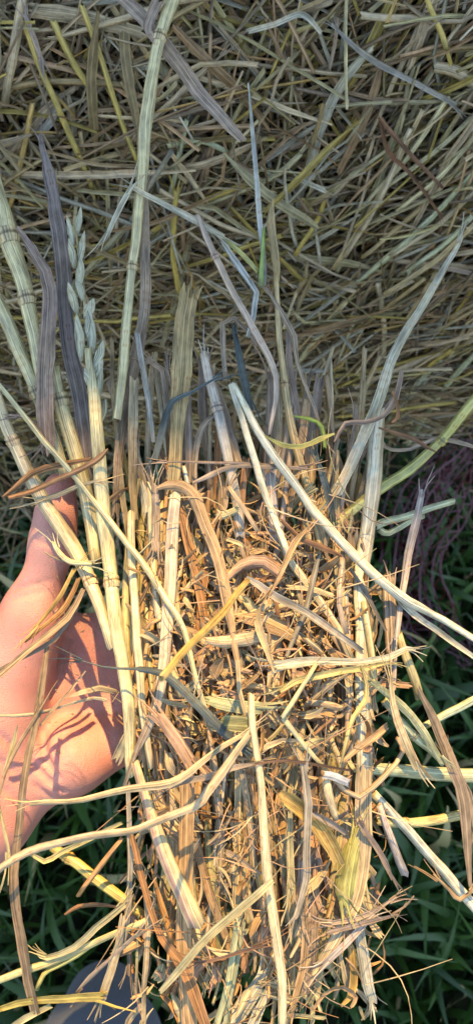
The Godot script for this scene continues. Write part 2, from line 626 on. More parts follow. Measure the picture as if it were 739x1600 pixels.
func build_net() -> void:
	# a strip of purple net wrap, crumpled on the ground beside the bale, and straw litter
	var root := Node3D.new()
	put(root, "net_wrap", "crumpled purple red net wrap lying in the dark gap beside the bale", "net")
	var line := [Vector3(.60, .22, -.58), Vector3(.46, .20, -.49), Vector3(.375, .17, -.42), Vector3(.32, .14, -.345), Vector3(.295, .12, -.27), Vector3(.305, .09, -.20), Vector3(.37, .07, -.15)]
	root.position = Vector3(.365, .02, -.385)
	for part in 2:
		var acc := Acc.new()
		var p := PackedVector3Array()
		for q in line: p.append(q - Vector3(.40, 0, -.35) + Vector3(-.03 * part, -.03 * part, -.02 * part))
		var w := PackedFloat32Array(); w.resize(p.size()); w.fill(.002)
		var sp := spline(p, w, false, .012)
		var c: PackedVector3Array = sp[0]
		var rows := []
		for s in 6:
			var row := PackedVector3Array()
			for i in c.size():
				var t := (c[min(i + 1, c.size() - 1)] - c[max(i - 1, 0)]).normalized()
				var side := t.cross(Vector3(-.3, .9, .25)).normalized()
				var f := (s - 2.5) / 2.5
				row.append(c[i] + side * (f * .03 * (1.0 + .3 * sin(i * .5))) + Vector3.UP * (.010 * sin(f * 5.0 + i * .35 + part) + .006 * noise.get_noise_2d(i * 3.0, s * 7.0)))
			rows.append(row)
			var ww := PackedFloat32Array(); ww.resize(row.size()); ww.fill(.0030)
			straw(acc, "l", row, ww, Color(1, 1, 1), {"cup": .2}, Vector3(0, .9, .3), true)
		for s in 5:
			for i in range(0, c.size() - 1, 2):
				var a: Vector3 = rows[s][i]
				var b: Vector3 = rows[s + 1][i + 1]
				var d: Vector3 = rows[s][min(i + 2, c.size() - 1)]
				for e in [[a, b], [b, d]]:
					straw(acc, "l", PackedVector3Array([e[0], (e[0] + e[1]) * .5 + Vector3.UP * .001, e[1]]), PackedFloat32Array([.0022, .0018, .0022]), Color(1, 1, 1), {"cup": .2}, Vector3(0, .9, .3), true)
		inst(acc.mesh(), mats.net, root, "net_strip")
	var shapes := straw_shapes(8)
	var litter := Node3D.new()
	put(litter, "straw_litter", "scattered straw litter on the ground at the foot of the bale", "straw litter", "", "stuff")
	for k in shapes.size():
		var mm := MultiMesh.new()
		mm.transform_format = MultiMesh.TRANSFORM_3D
		mm.use_colors = true
		mm.mesh = shapes[k]
		mm.instance_count = 200
		for i in 200:
			var x := rng.randf_range(-.75, .75)
			var z := rng.randf_range(-.62, -.16) if x > -.2 else rng.randf_range(-.62, -.28)
			if i > 70:                          # a loose heap beyond the net strip
				x = rng.randf_range(.36, .75)
				z = rng.randf_range(-.42, -.12)
			var hgt: float = rng.randf_range(.02, .07) + (.06 if i > 70 else 0.0) + (.20 * smoothstep(.0, -.4, x) * smoothstep(-.25, -.5, z))
			if i > 130:                         # and one on the other side, at the foot of the bale
				x = rng.randf_range(-.62, -.16)
				z = rng.randf_range(-.58, -.26)
				hgt = rng.randf_range(.02, .16) * smoothstep(-.22, -.4, z) + .05
			var b := Basis(Vector3.UP, rng.randf() * TAU) * Basis(Vector3.BACK, rng.randfn(0, .25)) * Basis(Vector3.RIGHT, -PI / 2)
			mm.set_instance_transform(i, Transform3D(b, Vector3(x, hgt, z)))
			mm.set_instance_color(i, straw_tint())
		var mi := MultiMeshInstance3D.new()
		mi.multimesh = mm
		mi.material_override = mats.bale
		mi.name = "loose_straw"
		mi.set_meta("kind", "stuff")
		litter.add_child(mi, true)

# ---------------------------------------------------------------- the person: left hand with forearm, one trouser knee
class Field:
	var lo: Vector3
	var cell: float
	var n: Vector3i
	var f := PackedFloat32Array()
	func setup(a: Vector3, b: Vector3, c: float) -> void:
		lo = a; cell = c
		n = Vector3i(((b - a) / c).ceil()) + Vector3i.ONE
		f.resize(n.x * n.y * n.z)
		f.fill(30.0)
	func capsule(a: Vector3, b: Vector3, ra: float, rb: float, k: float, cut := false, squash := Vector3.ONE) -> void:
		var r: float = max(ra, rb) + k + cell * 3.0
		var p0 := Vector3i(((a.min(b) - Vector3(r, r, r) - lo) / cell).floor()).max(Vector3i.ZERO)
		var p1 := Vector3i(((a.max(b) + Vector3(r, r, r) - lo) / cell).ceil()).min(n - Vector3i.ONE)
		var ab := (b - a) / squash
		var inv: float = 1.0 / max(ab.length_squared(), 1e-9)
		for z in range(p0.z, p1.z + 1):
			for y in range(p0.y, p1.y + 1):
				var at := (z * n.y + y) * n.x
				for x in range(p0.x, p1.x + 1):
					var q := (lo + Vector3(x, y, z) * cell - a) / squash
					var t: float = clamp(q.dot(ab) * inv, 0.0, 1.0)
					var d := (q - ab * t).length() - lerpf(ra, rb, t)
					var g := f[at + x]
					if cut:
						var h: float = max(k - abs(g + d), 0.0) / k
						f[at + x] = max(g, -d) + h * h * k * .25
					else:
						var h: float = max(k - abs(g - d), 0.0) / k
						f[at + x] = min(g, d) - h * h * k * .25
	func top(x: float, y: float) -> float:
		var i := int((x - lo.x) / cell)
		var j := int((y - lo.y) / cell)
		for k in range(n.z - 1, -1, -1):
			if f[(k * n.y + j) * n.x + i] < 0.0: return lo.z + k * cell + cell * .5
		return lo.z
	func surface(acc: Acc, scale: float, tint: Callable) -> void:
		var id := PackedInt32Array()
		id.resize(f.size())
		id.fill(-1)
		var offs := [Vector3i(0, 0, 0), Vector3i(1, 0, 0), Vector3i(0, 1, 0), Vector3i(1, 1, 0), Vector3i(0, 0, 1), Vector3i(1, 0, 1), Vector3i(0, 1, 1), Vector3i(1, 1, 1)]
		var edges := [[0, 1], [2, 3], [4, 5], [6, 7], [0, 2], [1, 3], [4, 6], [5, 7], [0, 4], [1, 5], [2, 6], [3, 7]]
		var sx := 1
		var sy := n.x
		var sz := n.x * n.y
		for z in n.z - 1:
			for y in n.y - 1:
				for x in n.x - 1:
					var at := z * sz + y * sy + x
					var c0 := f[at]
					if c0 > 12.0: continue
					var vals := [c0, f[at + 1], f[at + sy], f[at + sy + 1], f[at + sz], f[at + sz + 1], f[at + sz + sy], f[at + sz + sy + 1]]
					var neg := 0
					for q in vals: neg += 1 if q < 0.0 else 0
					if neg == 0 or neg == 8: continue
					var sum := Vector3.ZERO
					var cnt := 0
					for e in edges:
						var a: float = vals[e[0]]
						var b: float = vals[e[1]]
						if (a < 0.0) != (b < 0.0):
							sum += Vector3(offs[e[0]]).lerp(Vector3(offs[e[1]]), a / (a - b))
							cnt += 1
					var p := lo + (Vector3(x, y, z) + sum / cnt) * cell
					id[at] = acc.v.size()
					acc.v.append(p * scale)
					acc.c.append(tint.call(p))
					acc.uv.append(Vector2(p.x, p.y) * .02)
		for z in range(1, n.z - 1):
			for y in range(1, n.y - 1):
				for x in range(1, n.x - 1):
					var at := z * sz + y * sy + x
					var a := f[at] < 0.0
					if id[at] < 0 and f[at] > 12.0: continue
					for ax in 3:
						var st: int = [sx, sy, sz][ax]
						var b := f[at + st] < 0.0
						if a == b: continue
						var u: int = [sy, sz, sx][ax]
						var v: int = [sz, sx, sy][ax]
						var i0 := id[at]; var i1 := id[at - u]; var i2 := id[at - u - v]; var i3 := id[at - v]
						if i0 < 0 or i1 < 0 or i2 < 0 or i3 < 0: continue
						if a: acc.quad(i0, i3, i2, i1)
						else: acc.quad(i0, i1, i2, i3)

func skin_tint(p: Vector3) -> Color:
	var a := noise.get_noise_3d(p.x * .03, p.y * .03, p.z * .03)
	var b := noise.get_noise_3d(p.x * .16, p.y * .16, p.z * .16)
	var c := Color(.45, .225, .17).lerp(Color(.43, .175, .13), clampf(.5 + a, 0, 1))
	var t := 1.0 + .10 * b + .05 * noise.get_noise_3d(p.x * .5, p.y * .5, p.z * .5)
	return Color(c.r * t, c.g * t * (1.0 - .05 * b), c.b * t)

func build_person() -> void:
	var root := Node3D.new()
	put(root, "person", "bare left hand cupping the straw, with a grey trouser knee below", "person")
	root.transform = held
	var fl := Field.new()
	fl.setup(Vector3(-215, -260, -118), Vector3(40, 44, 30), 1.4)
	for bone in BONES:
		fl.capsule(Vector3(bone[0], bone[1], bone[2]), Vector3(bone[3], bone[4], bone[5]), bone[6], bone[7], bone[8])
	for line in CREASES:                     # skin folds, pressed in from the surface
		var pts := []
		for k in range(1, line.size(), 2): pts.append(Vector3(line[k], line[k + 1], fl.top(line[k], line[k + 1]) + line[0] * .25))
		for k in pts.size() - 1:
			var a: Vector3 = pts[k]
			var b: Vector3 = pts[k + 1]
			if absf(a.z - b.z) > 7.0 or minf(a.z, b.z) < -60.0: continue
			fl.capsule(a, b, line[0] * 1.45, line[0] * 1.45, 1.7, true)
	for k in 34:                             # where dust and bits of chaff stick to the skin
		var fx := rng.randf_range(-108, -62)
		var fy := rng.randf_range(-128, -20)
		flecks.append(Vector3(fx, fy, fl.top(fx, fy) + .2))
	var acc := Acc.new()
	fl.surface(acc, .001, skin_tint)
	inst(acc.mesh(), mats.skin, root, "hand")
	# knee of the trousers, with folds
	var leg := Field.new()
	leg.setup(Vector3(-240, -660, -560), Vector3(60, -320, -150), 5.0)
	for bone in KNEE:
		leg.capsule(Vector3(bone[0], bone[1], bone[2]), Vector3(bone[3], bone[4], bone[5]), bone[6], bone[7], 16.0)
	for k in 9:
		var y := -402.0 - k * 16.0
		leg.capsule(Vector3(-190, y + rng.randf_range(-14, 14), -285 - k * 3), Vector3(-50, y + rng.randf_range(-20, 20), -282 - k * 3), 4.0, 3.0, 9.0, true)
	var a2 := Acc.new()
	leg.surface(a2, .001, func(_p): return Color(1, 1, 1))
	var tr := inst(a2.mesh(), mats.cloth, root, "trouser_leg")
	tr.set_meta("label", "dark blue grey cloth of a bent trouser knee")

# ---------------------------------------------------------------- the straws held in the hand
func build_straws() -> void:
	for e in HELD:
		var acc := Acc.new()
		var p := PackedVector3Array()
		var w := PackedFloat32Array()
		var nums: Array = e[3]
		for k in range(0, nums.size(), 4):
			p.append(Vector3(nums[k], nums[k + 1], nums[k + 2]) * .001)
			w.append(nums[k + 3] * .001)
		var o := p[p.size() - 1]
		for k in p.size(): p[k] -= o
		var opt: Dictionary = e[4].duplicate()
		if e[0] == "l" and not opt.has("end") and rng.randf() < .4: opt.end = "fray"
		straw(acc, e[0], p, w, pal(e[1]), opt, Vector3(0, 0, 1))
		var mi := inst(acc.mesh(), mats.stalk if e[0] == "t" else mats.leaf)
		put(mi, "straw_stalk" if e[0] == "t" else "straw_leaf", e[2], "straw", "straws held in the hand")
		mi.transform = held * Transform3D(Basis(), o)
		for f in opt.get("joints", []):
			var sp := spline(p, w, false, .004)
			var k := int(f * (sp[0].size() - 1))
			var dir: Vector3 = (sp[0][min(k + 1, sp[0].size() - 1)] - sp[0][k]).normalized()
			inst(joint_mesh(sp[0][k], dir, sp[1][k], pal(e[1])), mats.stalk, mi, "joint")

func front(x: float, y: float) -> float:     # how far the handful's face stands out, in millimetres
	var px := 369.5 + x / .292
	var py := 800.0 - y / .292
	var z: float = 6.0 - .05 * maxf(760.0 - py, 0.0) + 26.0 * smoothstep(760.0, 1110.0, py)
	var s: float = clamp((px - 370.0) / 250.0, -1.1, 1.25)
	return z - (34.0 if s > 0.0 else 15.0) * s * s * smoothstep(600.0, 800.0, py)

func build_fill() -> void:
	# straws packed inside the handful, each one its own
	var cols := ["cream", "tan", "peach", "pale", "cream2", "pink", "cream", "gold", "paletan", "peach", "rust2", "mauvetan", "creamstripe", "pale", "tan", "yellowpale", "cream2"]
	var mass := Acc.new()
	for i in 140 + 260:
		var crest := i % 4 == 1 and i < 140        # straws that stand up out of the top, at uneven heights
		var py := rng.randf_range(800, 1440)
		if crest: py = rng.randf_range(640, 800)
		var c := lerpf(385.0, 415.0, (py - 800.0) / 640.0)
		var half := lerpf(185.0, 135.0, (py - 800.0) / 640.0)
		var px := c + half * rng.randf_range(-1, 1)
		var ln := rng.randf_range(60, 150)
		var ang := deg_to_rad(90.0 + rng.randfn(0, 9) + (px - c) * -.03)
		var x := (px - 369.5) * .292
		var y := (800.0 - py) * .292
		if crest: ln = rng.randf_range(50, 100)
		elif y + ln * .5 > 52: y = 52 - ln * .5 - rng.randf_range(0, 26)
		if y - ln * .5 < -196: y = -196 + ln * .5 + rng.randf_range(-16, 10)
		var deep := rng.randf_range(3, 42)
		if i % 3 == 0: deep = rng.randf_range(1, 12)
		if i >= 140: deep = rng.randf_range(12, 40)
		if crest: deep = rng.randf_range(2, 26)
		var kind := "t" if rng.randf() < .42 else "l"
		var wd := rng.randf_range(1.8, 3.9) if kind == "t" else rng.randf_range(1.8, 6.2)
		var d := Vector3(cos(ang), sin(ang), 0)
		var bow := rng.randfn(0, .025) * ln
		var p := PackedVector3Array()
		for k in 4:
			var f := k / 3.0 - .5
			var q := Vector3(x, y, 0) + d * ln * f + Vector3(-d.y, d.x, 0) * bow * (1.0 - 4.0 * f * f)
			q.z = front(q.x, q.y) - deep + rng.randfn(0, 1.5)
			p.append(q * .001)
		var single := i < 140
		var o := p[0] if single else Vector3.ZERO
		for k in 4: p[k] -= o
		var cname: String = cols[rng.randi() % cols.size()]
		if crest: cname = ["mauvetan", "paletan", "mauvetan", "tan", "cream2"][i % 5]
		var col := pal(cname)
		var tone := rng.randf_range(.8, 1.08)
		var acc := Acc.new() if single else mass
		straw(acc, kind, p, PackedFloat32Array([wd * .0009, wd * .001, wd * .001, wd * (.0003 if kind == "l" and i % 2 == 0 else .0009)]), Color(col.r * tone, col.g * tone, col.b * tone),
			{"cup": rng.randf_range(.1, .7), "twist": rng.randf_range(-50, 50), "roll": rng.randf_range(-50, 50), "end": "fray" if i % 5 == 0 else "", "lin": 1 if i % 9 == 0 else 0}, Vector3(0, 0, 1), not single)
		if not single: continue
		var word: String = {"cream": "cream", "cream2": "beige", "tan": "tan", "peach": "peach", "pale": "pale yellow", "pink": "pinkish", "gold": "golden", "paletan": "light tan", "rust2": "rusty", "mauvetan": "mauve tan", "creamstripe": "creamy white", "yellowpale": "light yellow"}[cname]
		var label := "%s %s %s packed%s in the %s %s of the handful" % ["wide" if wd > 4.0 else "narrow", word, "stalk" if kind == "t" else "blade", " leaning left" if ang > 1.66 else (" leaning right" if ang < 1.48 else " upright"), "top" if crest else ("upper" if py < 1030 else ("middle" if py < 1270 else "lower")), "left" if px < 320 else ("centre" if px < 450 else "right")]
		var mi := inst(acc.mesh(), mats.stalk if kind == "t" else mats.leaf)
		put(mi, "straw_stalk" if kind == "t" else "straw_leaf", label, "straw", "straws packed inside the handful")
		mi.transform = held * Transform3D(Basis(), o)
	var pack := inst(mass.mesh(), mats.leaf)
	put(pack, "packed_straw", "dense straw filling the inside of the handful", "straw", "", "stuff")
	pack.transform = held

func build_ear() -> void:
	var root := Node3D.new()
	put(root, "oat_ear", "shaded oat ear with blue green spikelets left of the tall stalk", "oat ear", "straws held in the hand")
	var pts: Array = EAR_STEM
	var p := PackedVector3Array()
	var w := PackedFloat32Array()
	for k in range(0, pts.size(), 4):
		p.append(Vector3(pts[k], pts[k + 1], pts[k + 2]) * .001)
		w.append(pts[k + 3] * .001)
	var o := p[p.size() - 1]
	for k in p.size(): p[k] -= o
	root.transform = held * Transform3D(Basis(), o)
	var acc := Acc.new()
	straw(acc, "t", p, w, pal("olivetan"), {}, Vector3(0, 0, 1))
	inst(acc.mesh(), mats.stalk, root, "stem")
	for e in SPIKELETS:
		var a := Vector3(e[0], e[1], e[2]) * .001 - o
		var b := Vector3(e[3], e[4], e[5]) * .001 - o
		var s := Acc.new()
		var wd: float = e[6] * .001
		straw(s, "t", PackedVector3Array([a, a.lerp(b, .25), a.lerp(b, .55), a.lerp(b, .82), b]), PackedFloat32Array([wd * .3, wd * .85, wd, wd * .6, wd * .06]), Color(.56, .56, .38), {"flat": .7, "rag": .1}, Vector3(0, 0, 1))
		inst(s.mesh(), mats.leaf, root, "spikelet")

func build_chaff() -> void:
	# crumpled shreds, husks and fibres caught between the straws: nobody could count them
	var acc := Acc.new()
	var cols := ["cream", "tan", "peach", "pink", "cream", "peach", "cream", "cream2", "pink", "cream2", "pale", "tan2", "rust2"]
	for i in 1500:
		var mid := rng.randf() < .55
		var px := rng.randfn(410, 78) if mid else rng.randf_range(215, 590)
		var py := rng.randfn(985, 95) if mid else rng.randf_range(770, 1560)
		if py < 765: continue
		var x := (px - 369.5) * .292
		var y := (800.0 - py) * .292
		var at := Vector3(x, y, front(x, y) - rng.randf_range(-3, 16))
		var ln := rng.randf_range(4, 22)
		var ang := rng.randf() * TAU if mid else deg_to_rad(90 + rng.randfn(0, 35))
		var d := Vector3(cos(ang), sin(ang), rng.randfn(0, .25)).normalized()
		var cr := Vector3(-d.y, d.x, rng.randf_range(-.6, .6))
		var q := rng.randi() % 10
		var wd := rng.randf_range(.35, .8) if q < 2 else rng.randf_range(1.2, 3.2)
		if q > 7: wd = rng.randf_range(3.0, 6.0)
		var curl := rng.randfn(0, .09) * ln
		var p := PackedVector3Array()
		for k in 4:
			var f := k / 3.0 - .5
			p.append((at + d * ln * f + cr * curl * (1.0 - 4.0 * f * f) + Vector3(0, 0, rng.randfn(0, .8))) * .001)
		var col := pal(cols[rng.randi() % cols.size()])
		var t := rng.randf_range(.8, 1.1)
		straw(acc, "l", p, PackedFloat32Array([wd * .0008, wd * .001, wd * .0009, wd * (.0008 if q % 2 else .0003)]), Color(col.r * t, col.g * t, col.b * t), {"cup": rng.randf_range(.1, .6), "roll": rng.randf_range(-70, 70), "twist": rng.randf_range(-70, 70), "rag": 1.1, "lin": i % 2}, Vector3(0, 0, 1), ln < 9.0)
	for q in flecks:
		if q.z < -60.0: continue
		var d := Vector3(rng.randfn(0, 1), rng.randfn(0, 1), 0).normalized() * rng.randf_range(.5, 1.8)
		straw(acc, "l", PackedVector3Array([(q - d) * .001, (q + Vector3(0, 0, .2)) * .001, (q + d) * .001]), PackedFloat32Array([.0003, .0006, .0002]), pal("cream"), {"cup": .3}, Vector3(0, 0, 1), true)
	for i in 160:
		var px := clampf(rng.randfn(400, 95), 240.0, 560.0)
		var py := rng.randf_range(770, 1540)
		var x := (px - 369.5) * .292
		var y := (800.0 - py) * .292
		var at := Vector3(x, y, front(x, y) + rng.randf_range(0, 9))
		var ln := rng.randf_range(8, 42)
		var ang := rng.randf() * TAU
		var d := Vector3(cos(ang), sin(ang), rng.randfn(0, .2))
		var cr := Vector3(-d.y, d.x, .3) * rng.randfn(0, .10) * ln
		straw(acc, "l", PackedVector3Array([at * .001, (at + d * ln * .33 + cr) * .001, (at + d * ln * .66 + cr) * .001, (at + d * ln) * .001]), PackedFloat32Array([.0005, .00055, .0004, .0002]), pal(cols[rng.randi() % cols.size()]), {"cup": .3}, Vector3(0, 0, 1), true)
	var mi := inst(acc.mesh(), mats.leaf)
	put(mi, "chaff", "crumpled chaff, husks and fine fibres caught between the held straws", "chaff", "", "stuff")
	mi.transform = held

# ---------------------------------------------------------------- tables
const HELD := [
	["t", "pale", "tall pale green stalk with dark joints rising to the top edge", [-31.2, 266.1, -42.7, 8.17, -39.8, 235.3, -37.2, 6.45, -44.5, 196.4, -30.3, 6.97, -46.2, 155.4, -23.0, 5.60, -50.3, 109.5, -14.7, 4.56, -52.1, 76.2, -8.1, 5.08, -55.2, 42.7, -2.8, 4.42], {"joints": [0.13, 0.67]}],
	["l", "mauvetan", "mauve tan sheath leaf slanting down right from the tall stalk's upper joint", [-60.5, 267.3, -46.5, 6.60, -47.1, 253.5, -44.6, 7.88, -35.1, 236.4, -42.2, 8.49, -19.3, 213.8, -39.0, 7.77, -7.9, 199.1, -36.9, 6.44, 3.4, 186.0, -35.0, 3.85], {"cup": 0.25}],
	["l", "mauvetan", "curled leaf base hugging the tall stalk's upper joint", [-38.7, 259.1, -39.0, 7.12, -43.1, 248.4, -37.5, 6.45, -44.3, 241.4, -36.5, 5.15, -41.0, 235.7, -35.7, 3.21], {"cup": 0.6}],
	["l", "tan2", "greyish tan leaf sheath running close along the tall stalk", [-45.4, 159.2, -24.5, 4.99, -43.5, 123.1, -19.0, 5.54, -43.4, 100.6, -15.5, 6.10, -46.8, 70.7, -10.8, 6.62, -51.8, 47.8, -7.8, 5.97, -54.9, 23.9, -8.3, 5.38, -56.1, 0.0, -8.5, 4.19], {"cup": 0.45, "twist": 20}],
	["t", "pale", "thick pale stalk with lilac joint leaving the upper left edge", [-119.8, 167.2, -22.9, 8.08, -112.0, 144.8, -19.5, 8.01, -107.5, 127.2, -16.8, 9.18, -99.8, 104.5, -13.2, 7.57, -93.2, 76.3, -8.8, 6.58, -87.7, 53.4, -5.5, 5.93], {"joints": [0.33, 0.62]}],
	["l", "mauve", "broad mauve brown leaf hanging in front of two pale stalks", [-103.2, 135.4, -12.4, 1.81, -92.9, 118.5, -9.8, 5.40, -86.9, 103.8, -7.4, 7.16, -87.1, 70.5, -2.0, 8.81, -87.0, 43.9, -0.3, 8.77, -86.6, 27.8, -4.6, 6.51], {"cup": 0.3, "twist": -15}],
	["l", "mauvedark", "long dark mauve leaf with narrow top behind the oat ear", [-96.4, 184.9, -27.4, 2.52, -90.1, 158.8, -23.5, 6.23, -84.8, 129.2, -19.0, 8.31, -79.6, 84.5, -12.0, 7.55, -73.8, 56.7, -7.6, 7.76, -69.0, 22.8, -10.4, 7.22], {"cup": 0.2, "twist": 12}],
	["t", "pale", "pale stalk sloping from the left edge behind the mauve leaf", [-117.3, 108.2, -16.7, 6.73, -103.1, 78.5, -12.0, 6.64, -93.2, 56.2, -8.6, 6.58, -86.1, 36.2, -11.4, 6.03, -80.6, 16.8, -15.5, 5.49], {"joints": [0.6]}],
	["t", "pale", "wide pale stalk between mauve leaf and oat ear stem", [-85.4, 68.8, -8.5, 6.58, -80.8, 47.6, -6.8, 7.15, -73.9, 20.5, -11.0, 7.53, -69.1, 0.0, -10.8, 7.22, -64.1, -23.6, -3.3, 6.49], {"joints": [0.2]}],
	["t", "cream", "thick lit stalk lying across the thumb with a joint near its top", [-111.5, 58.4, 0.0, 4.97, -103.0, 33.0, -3.0, 5.60, -91.6, 7.2, -9.3, 6.89, -74.0, -17.1, -2.3, 7.06, -61.9, -38.1, 9.5, 5.69, -53.4, -58.5, 20.0, 4.97], {"joints": [0.2, 0.75]}],
	["t", "pale", "straight sunlit stalk that carries the oat ear, left of centre", [-68.3, 74.9, -1.8, 3.52, -63.8, 43.6, 1.7, 5.82, -61.9, 12.3, -0.7, 6.73, -57.4, -19.6, 5.3, 6.62, -51.7, -49.9, 18.5, 6.10, -45.7, -78.7, 27.9, 5.39, -44.0, -110.3, 28.5, 4.84], {"joints": [0.57]}],
	["t", "pale", "thin straight stalk slanting across the left straws to the middle", [-108.9, 59.4, 4.7, 2.31, -89.7, 35.9, 2.9, 2.61, -69.3, 10.5, 0.6, 2.63, -48.1, -14.2, 10.3, 3.12, -29.4, -37.7, 23.5, 3.00, -22.1, -49.6, 29.8, 2.41, -16.1, -70.8, 37.1, 2.10, -9.8, -88.7, 38.7, 1.83], {}],
	["l", "rust", "upper blade of the curled orange brown loop above the thumb", [-66.2, 24.3, 3.0, 2.32, -80.4, 22.6, -1.0, 3.52, -94.0, 17.4, -2.3, 3.53, -102.0, 10.6, -3.6, 2.95, -107.5, 6.8, -4.3, 1.48], {"cup": 0.7, "twist": 60}],
	["l", "rust2", "lower blade of the curled orange brown loop above the thumb", [-104.6, 6.5, -2.3, 2.35, -93.9, 9.1, -1.9, 2.94, -83.0, 14.4, -0.9, 3.22, -68.1, 19.9, 3.9, 3.18, -60.8, 23.8, 6.1, 3.73, -57.4, 27.8, 7.1, 1.43], {"cup": 0.7, "twist": -50}],
	["l", "cream", "short cream shred under the curled orange loop", [-91.8, 4.7, -5.5, 2.37, -83.5, 7.4, -5.2, 2.67, -73.9, 11.2, -1.8, 2.35, -60.8, 14.5, 2.6, 1.16], {"cup": 0.5}],
	["l", "mauve", "small mauve curl above the curled orange loop", [-103.7, 43.8, 0.7, 1.46, -95.0, 42.6, 0.4, 2.33, -88.9, 37.5, -0.8, 2.34, -88.1, 31.2, -2.6, 1.47, -90.8, 27.7, -3.6, 0.89], {"cup": 0.6, "twist": 80}],
	["l", "bluegrey", "thin pale blue grey blade between the oat ear and the broad tan leaf", [-46.0, 83.9, -9.0, 2.70, -41.6, 59.3, -5.0, 3.26, -38.1, 32.3, -2.2, 2.35], {"cup": 0.4}],
	["l", "tan2", "kinked tan strip beside the pale blue grey blade", [-42.5, 72.1, -10.0, 2.70, -34.6, 66.5, -9.1, 3.60, -31.7, 47.6, -6.3, 3.87, -29.4, 26.0, -3.8, 3.25, -28.0, 2.9, -1.7, 2.94], {"lin": 1, "cup": 0.4}],
	["l", "goldtan", "broad ribbed tan leaf with blunt top standing in mid air", [-21.9, 103.8, -7.4, 8.95, -24.1, 82.7, -4.0, 10.05, -25.3, 58.4, 0.0, 9.06, -27.0, 31.8, 3.6, 6.36, -28.6, 8.6, 5.8, 5.17], {"cup": 0.12}],
	["l", "slate", "narrow grey green blade lying across the broad ribbed tan leaf", [-6.8, 62.3, 1.3, 0.87, -20.2, 54.5, 2.6, 1.74, -29.4, 49.8, 3.3, 3.19, -33.3, 37.5, 4.6, 3.75, -36.7, 24.2, 5.4, 2.88], {"cup": 0.4}],
	["t", "grey", "grey pale stalk with torn top right of the broad ribbed leaf", [-15.2, 73.4, -4.4, 3.55, -10.7, 55.1, -1.4, 4.69, -5.4, 31.9, 2.5, 4.93, -0.4, 8.0, 6.1, 4.60, 1.8, -11.4, 9.4, 4.27], {"joints": [0.3], "end": "fray"}],
	["l", "tan2", "arched tan blade bending over left of the torn grey stalk", [-8.1, 46.5, -2.9, 1.77, -14.0, 42.3, -2.3, 3.23, -18.0, 34.0, -1.2, 3.22, -19.1, 20.4, 0.7, 2.62, -18.4, 0.0, 3.0, 2.32], {"cup": 0.4}],
	["t", "palewhite", "left arm of the sharply folded pale stalk near the centre", [-3.0, 57.7, 3.0, 2.32, 4.4, 35.6, 6.8, 3.15, 10.4, 15.4, 9.7, 3.13, 15.8, 0.0, 10.3, 3.12, 23.2, -20.2, 13.6, 2.81], {}],
	["t", "palewhite", "right arm of the folded pale stalk, running on to the right edge", [-1.6, 58.0, 3.0, 2.61, 9.3, 36.4, 6.5, 3.73, 20.2, 19.7, 7.6, 4.00, 29.8, 7.2, 5.6, 3.74, 34.7, 0.0, 5.1, 4.61, 47.0, -13.0, 3.6, 4.34, 64.5, -30.4, 2.9, 4.64, 78.5, -41.2, -2.9, 4.71, 97.4, -51.1, -14.5, 3.34, 117.9, -64.0, -12.1, 3.02], {}],
	["l", "palewhite", "pale strip splitting off under the stalk that reaches the right edge", [69.1, -33.6, -3.1, 2.95, 82.3, -47.6, -6.7, 3.57, 97.6, -57.9, -15.2, 3.05, 117.1, -71.7, -14.1, 2.43], {"cup": 0.4}],
	["l", "palewhite", "tall bluish white blade with pointed tip leaning to the upper right", [108.0, 132.4, -17.6, 1.53, 103.0, 123.0, -15.1, 3.04, 88.8, 99.2, -10.2, 4.51, 75.5, 77.1, -5.6, 5.34, 70.2, 67.1, -2.8, 5.89, 65.1, 49.7, -0.4, 6.14, 57.4, 31.9, -3.6, 6.20, 46.0, 8.2, -2.4, 5.88], {"cup": 0.55}],
	["t", "paletan", "wide two toned straw standing upright along the right of the handful", [65.6, 47.4, -4.8, 6.51, 65.6, 17.1, -16.9, 8.26, 62.0, -11.6, -15.1, 7.92, 58.0, -29.8, -7.3, 7.75, 56.9, -58.0, 3.0, 7.53, 56.6, -91.3, 8.7, 7.98, 56.6, -122.6, 8.7, 7.98], {"flat": 0.45, "col2": "palewhite"}],
	["l", "cream2", "broad pale strap ending in a point at the lower right", [54.4, -110.7, 19.1, 7.75, 54.4, -141.1, 19.1, 7.75, 53.1, -156.8, 19.9, 7.45, 49.5, -167.2, 22.4, 7.13, 41.2, -180.3, 27.4, 5.40, 31.5, -191.4, 32.4, 2.13], {"cup": 0.25}],
	["t", "yellowgreen", "yellow green jointed stalk reaching the right edge in front of the dark gap", [118.5, 59.5, -13.9, 5.46, 109.4, 48.8, -15.9, 5.19, 101.0, 35.3, -28.1, 4.72, 85.9, 21.6, -31.4, 5.40, 69.3, 11.2, -23.8, 5.61, 54.9, 1.2, -14.5, 4.86, 38.4, -9.4, -2.3, 4.12], {"joints": [0.3]}],
	["l", "mauve", "dark mauve curl tipped like a hook by the leaning white blade", [74.4, 63.6, 4.0, 2.31, 71.6, 51.3, 5.0, 3.17, 66.8, 43.5, 3.0, 2.32, 58.1, 40.3, 3.2, 2.61, 49.2, 39.8, 4.5, 2.89, 44.6, 31.8, 4.0, 2.02], {"cup": 0.6, "twist": 60}],
	["l", "rust2", "small orange brown loop on the leaning white blade", [69.6, 54.0, 6.3, 1.15, 72.1, 48.4, 5.3, 1.73, 72.9, 42.9, 2.9, 1.74, 70.4, 40.7, 2.1, 0.87], {"cup": 0.5}],
	["l", "rust3", "narrow brown blade pointing right over the dark gap", [64.7, 38.7, -1.7, 1.17, 80.0, 34.9, -7.1, 2.38, 89.1, 31.2, -12.9, 1.82, 95.1, 28.8, -17.2, 0.61], {"cup": 0.5}],
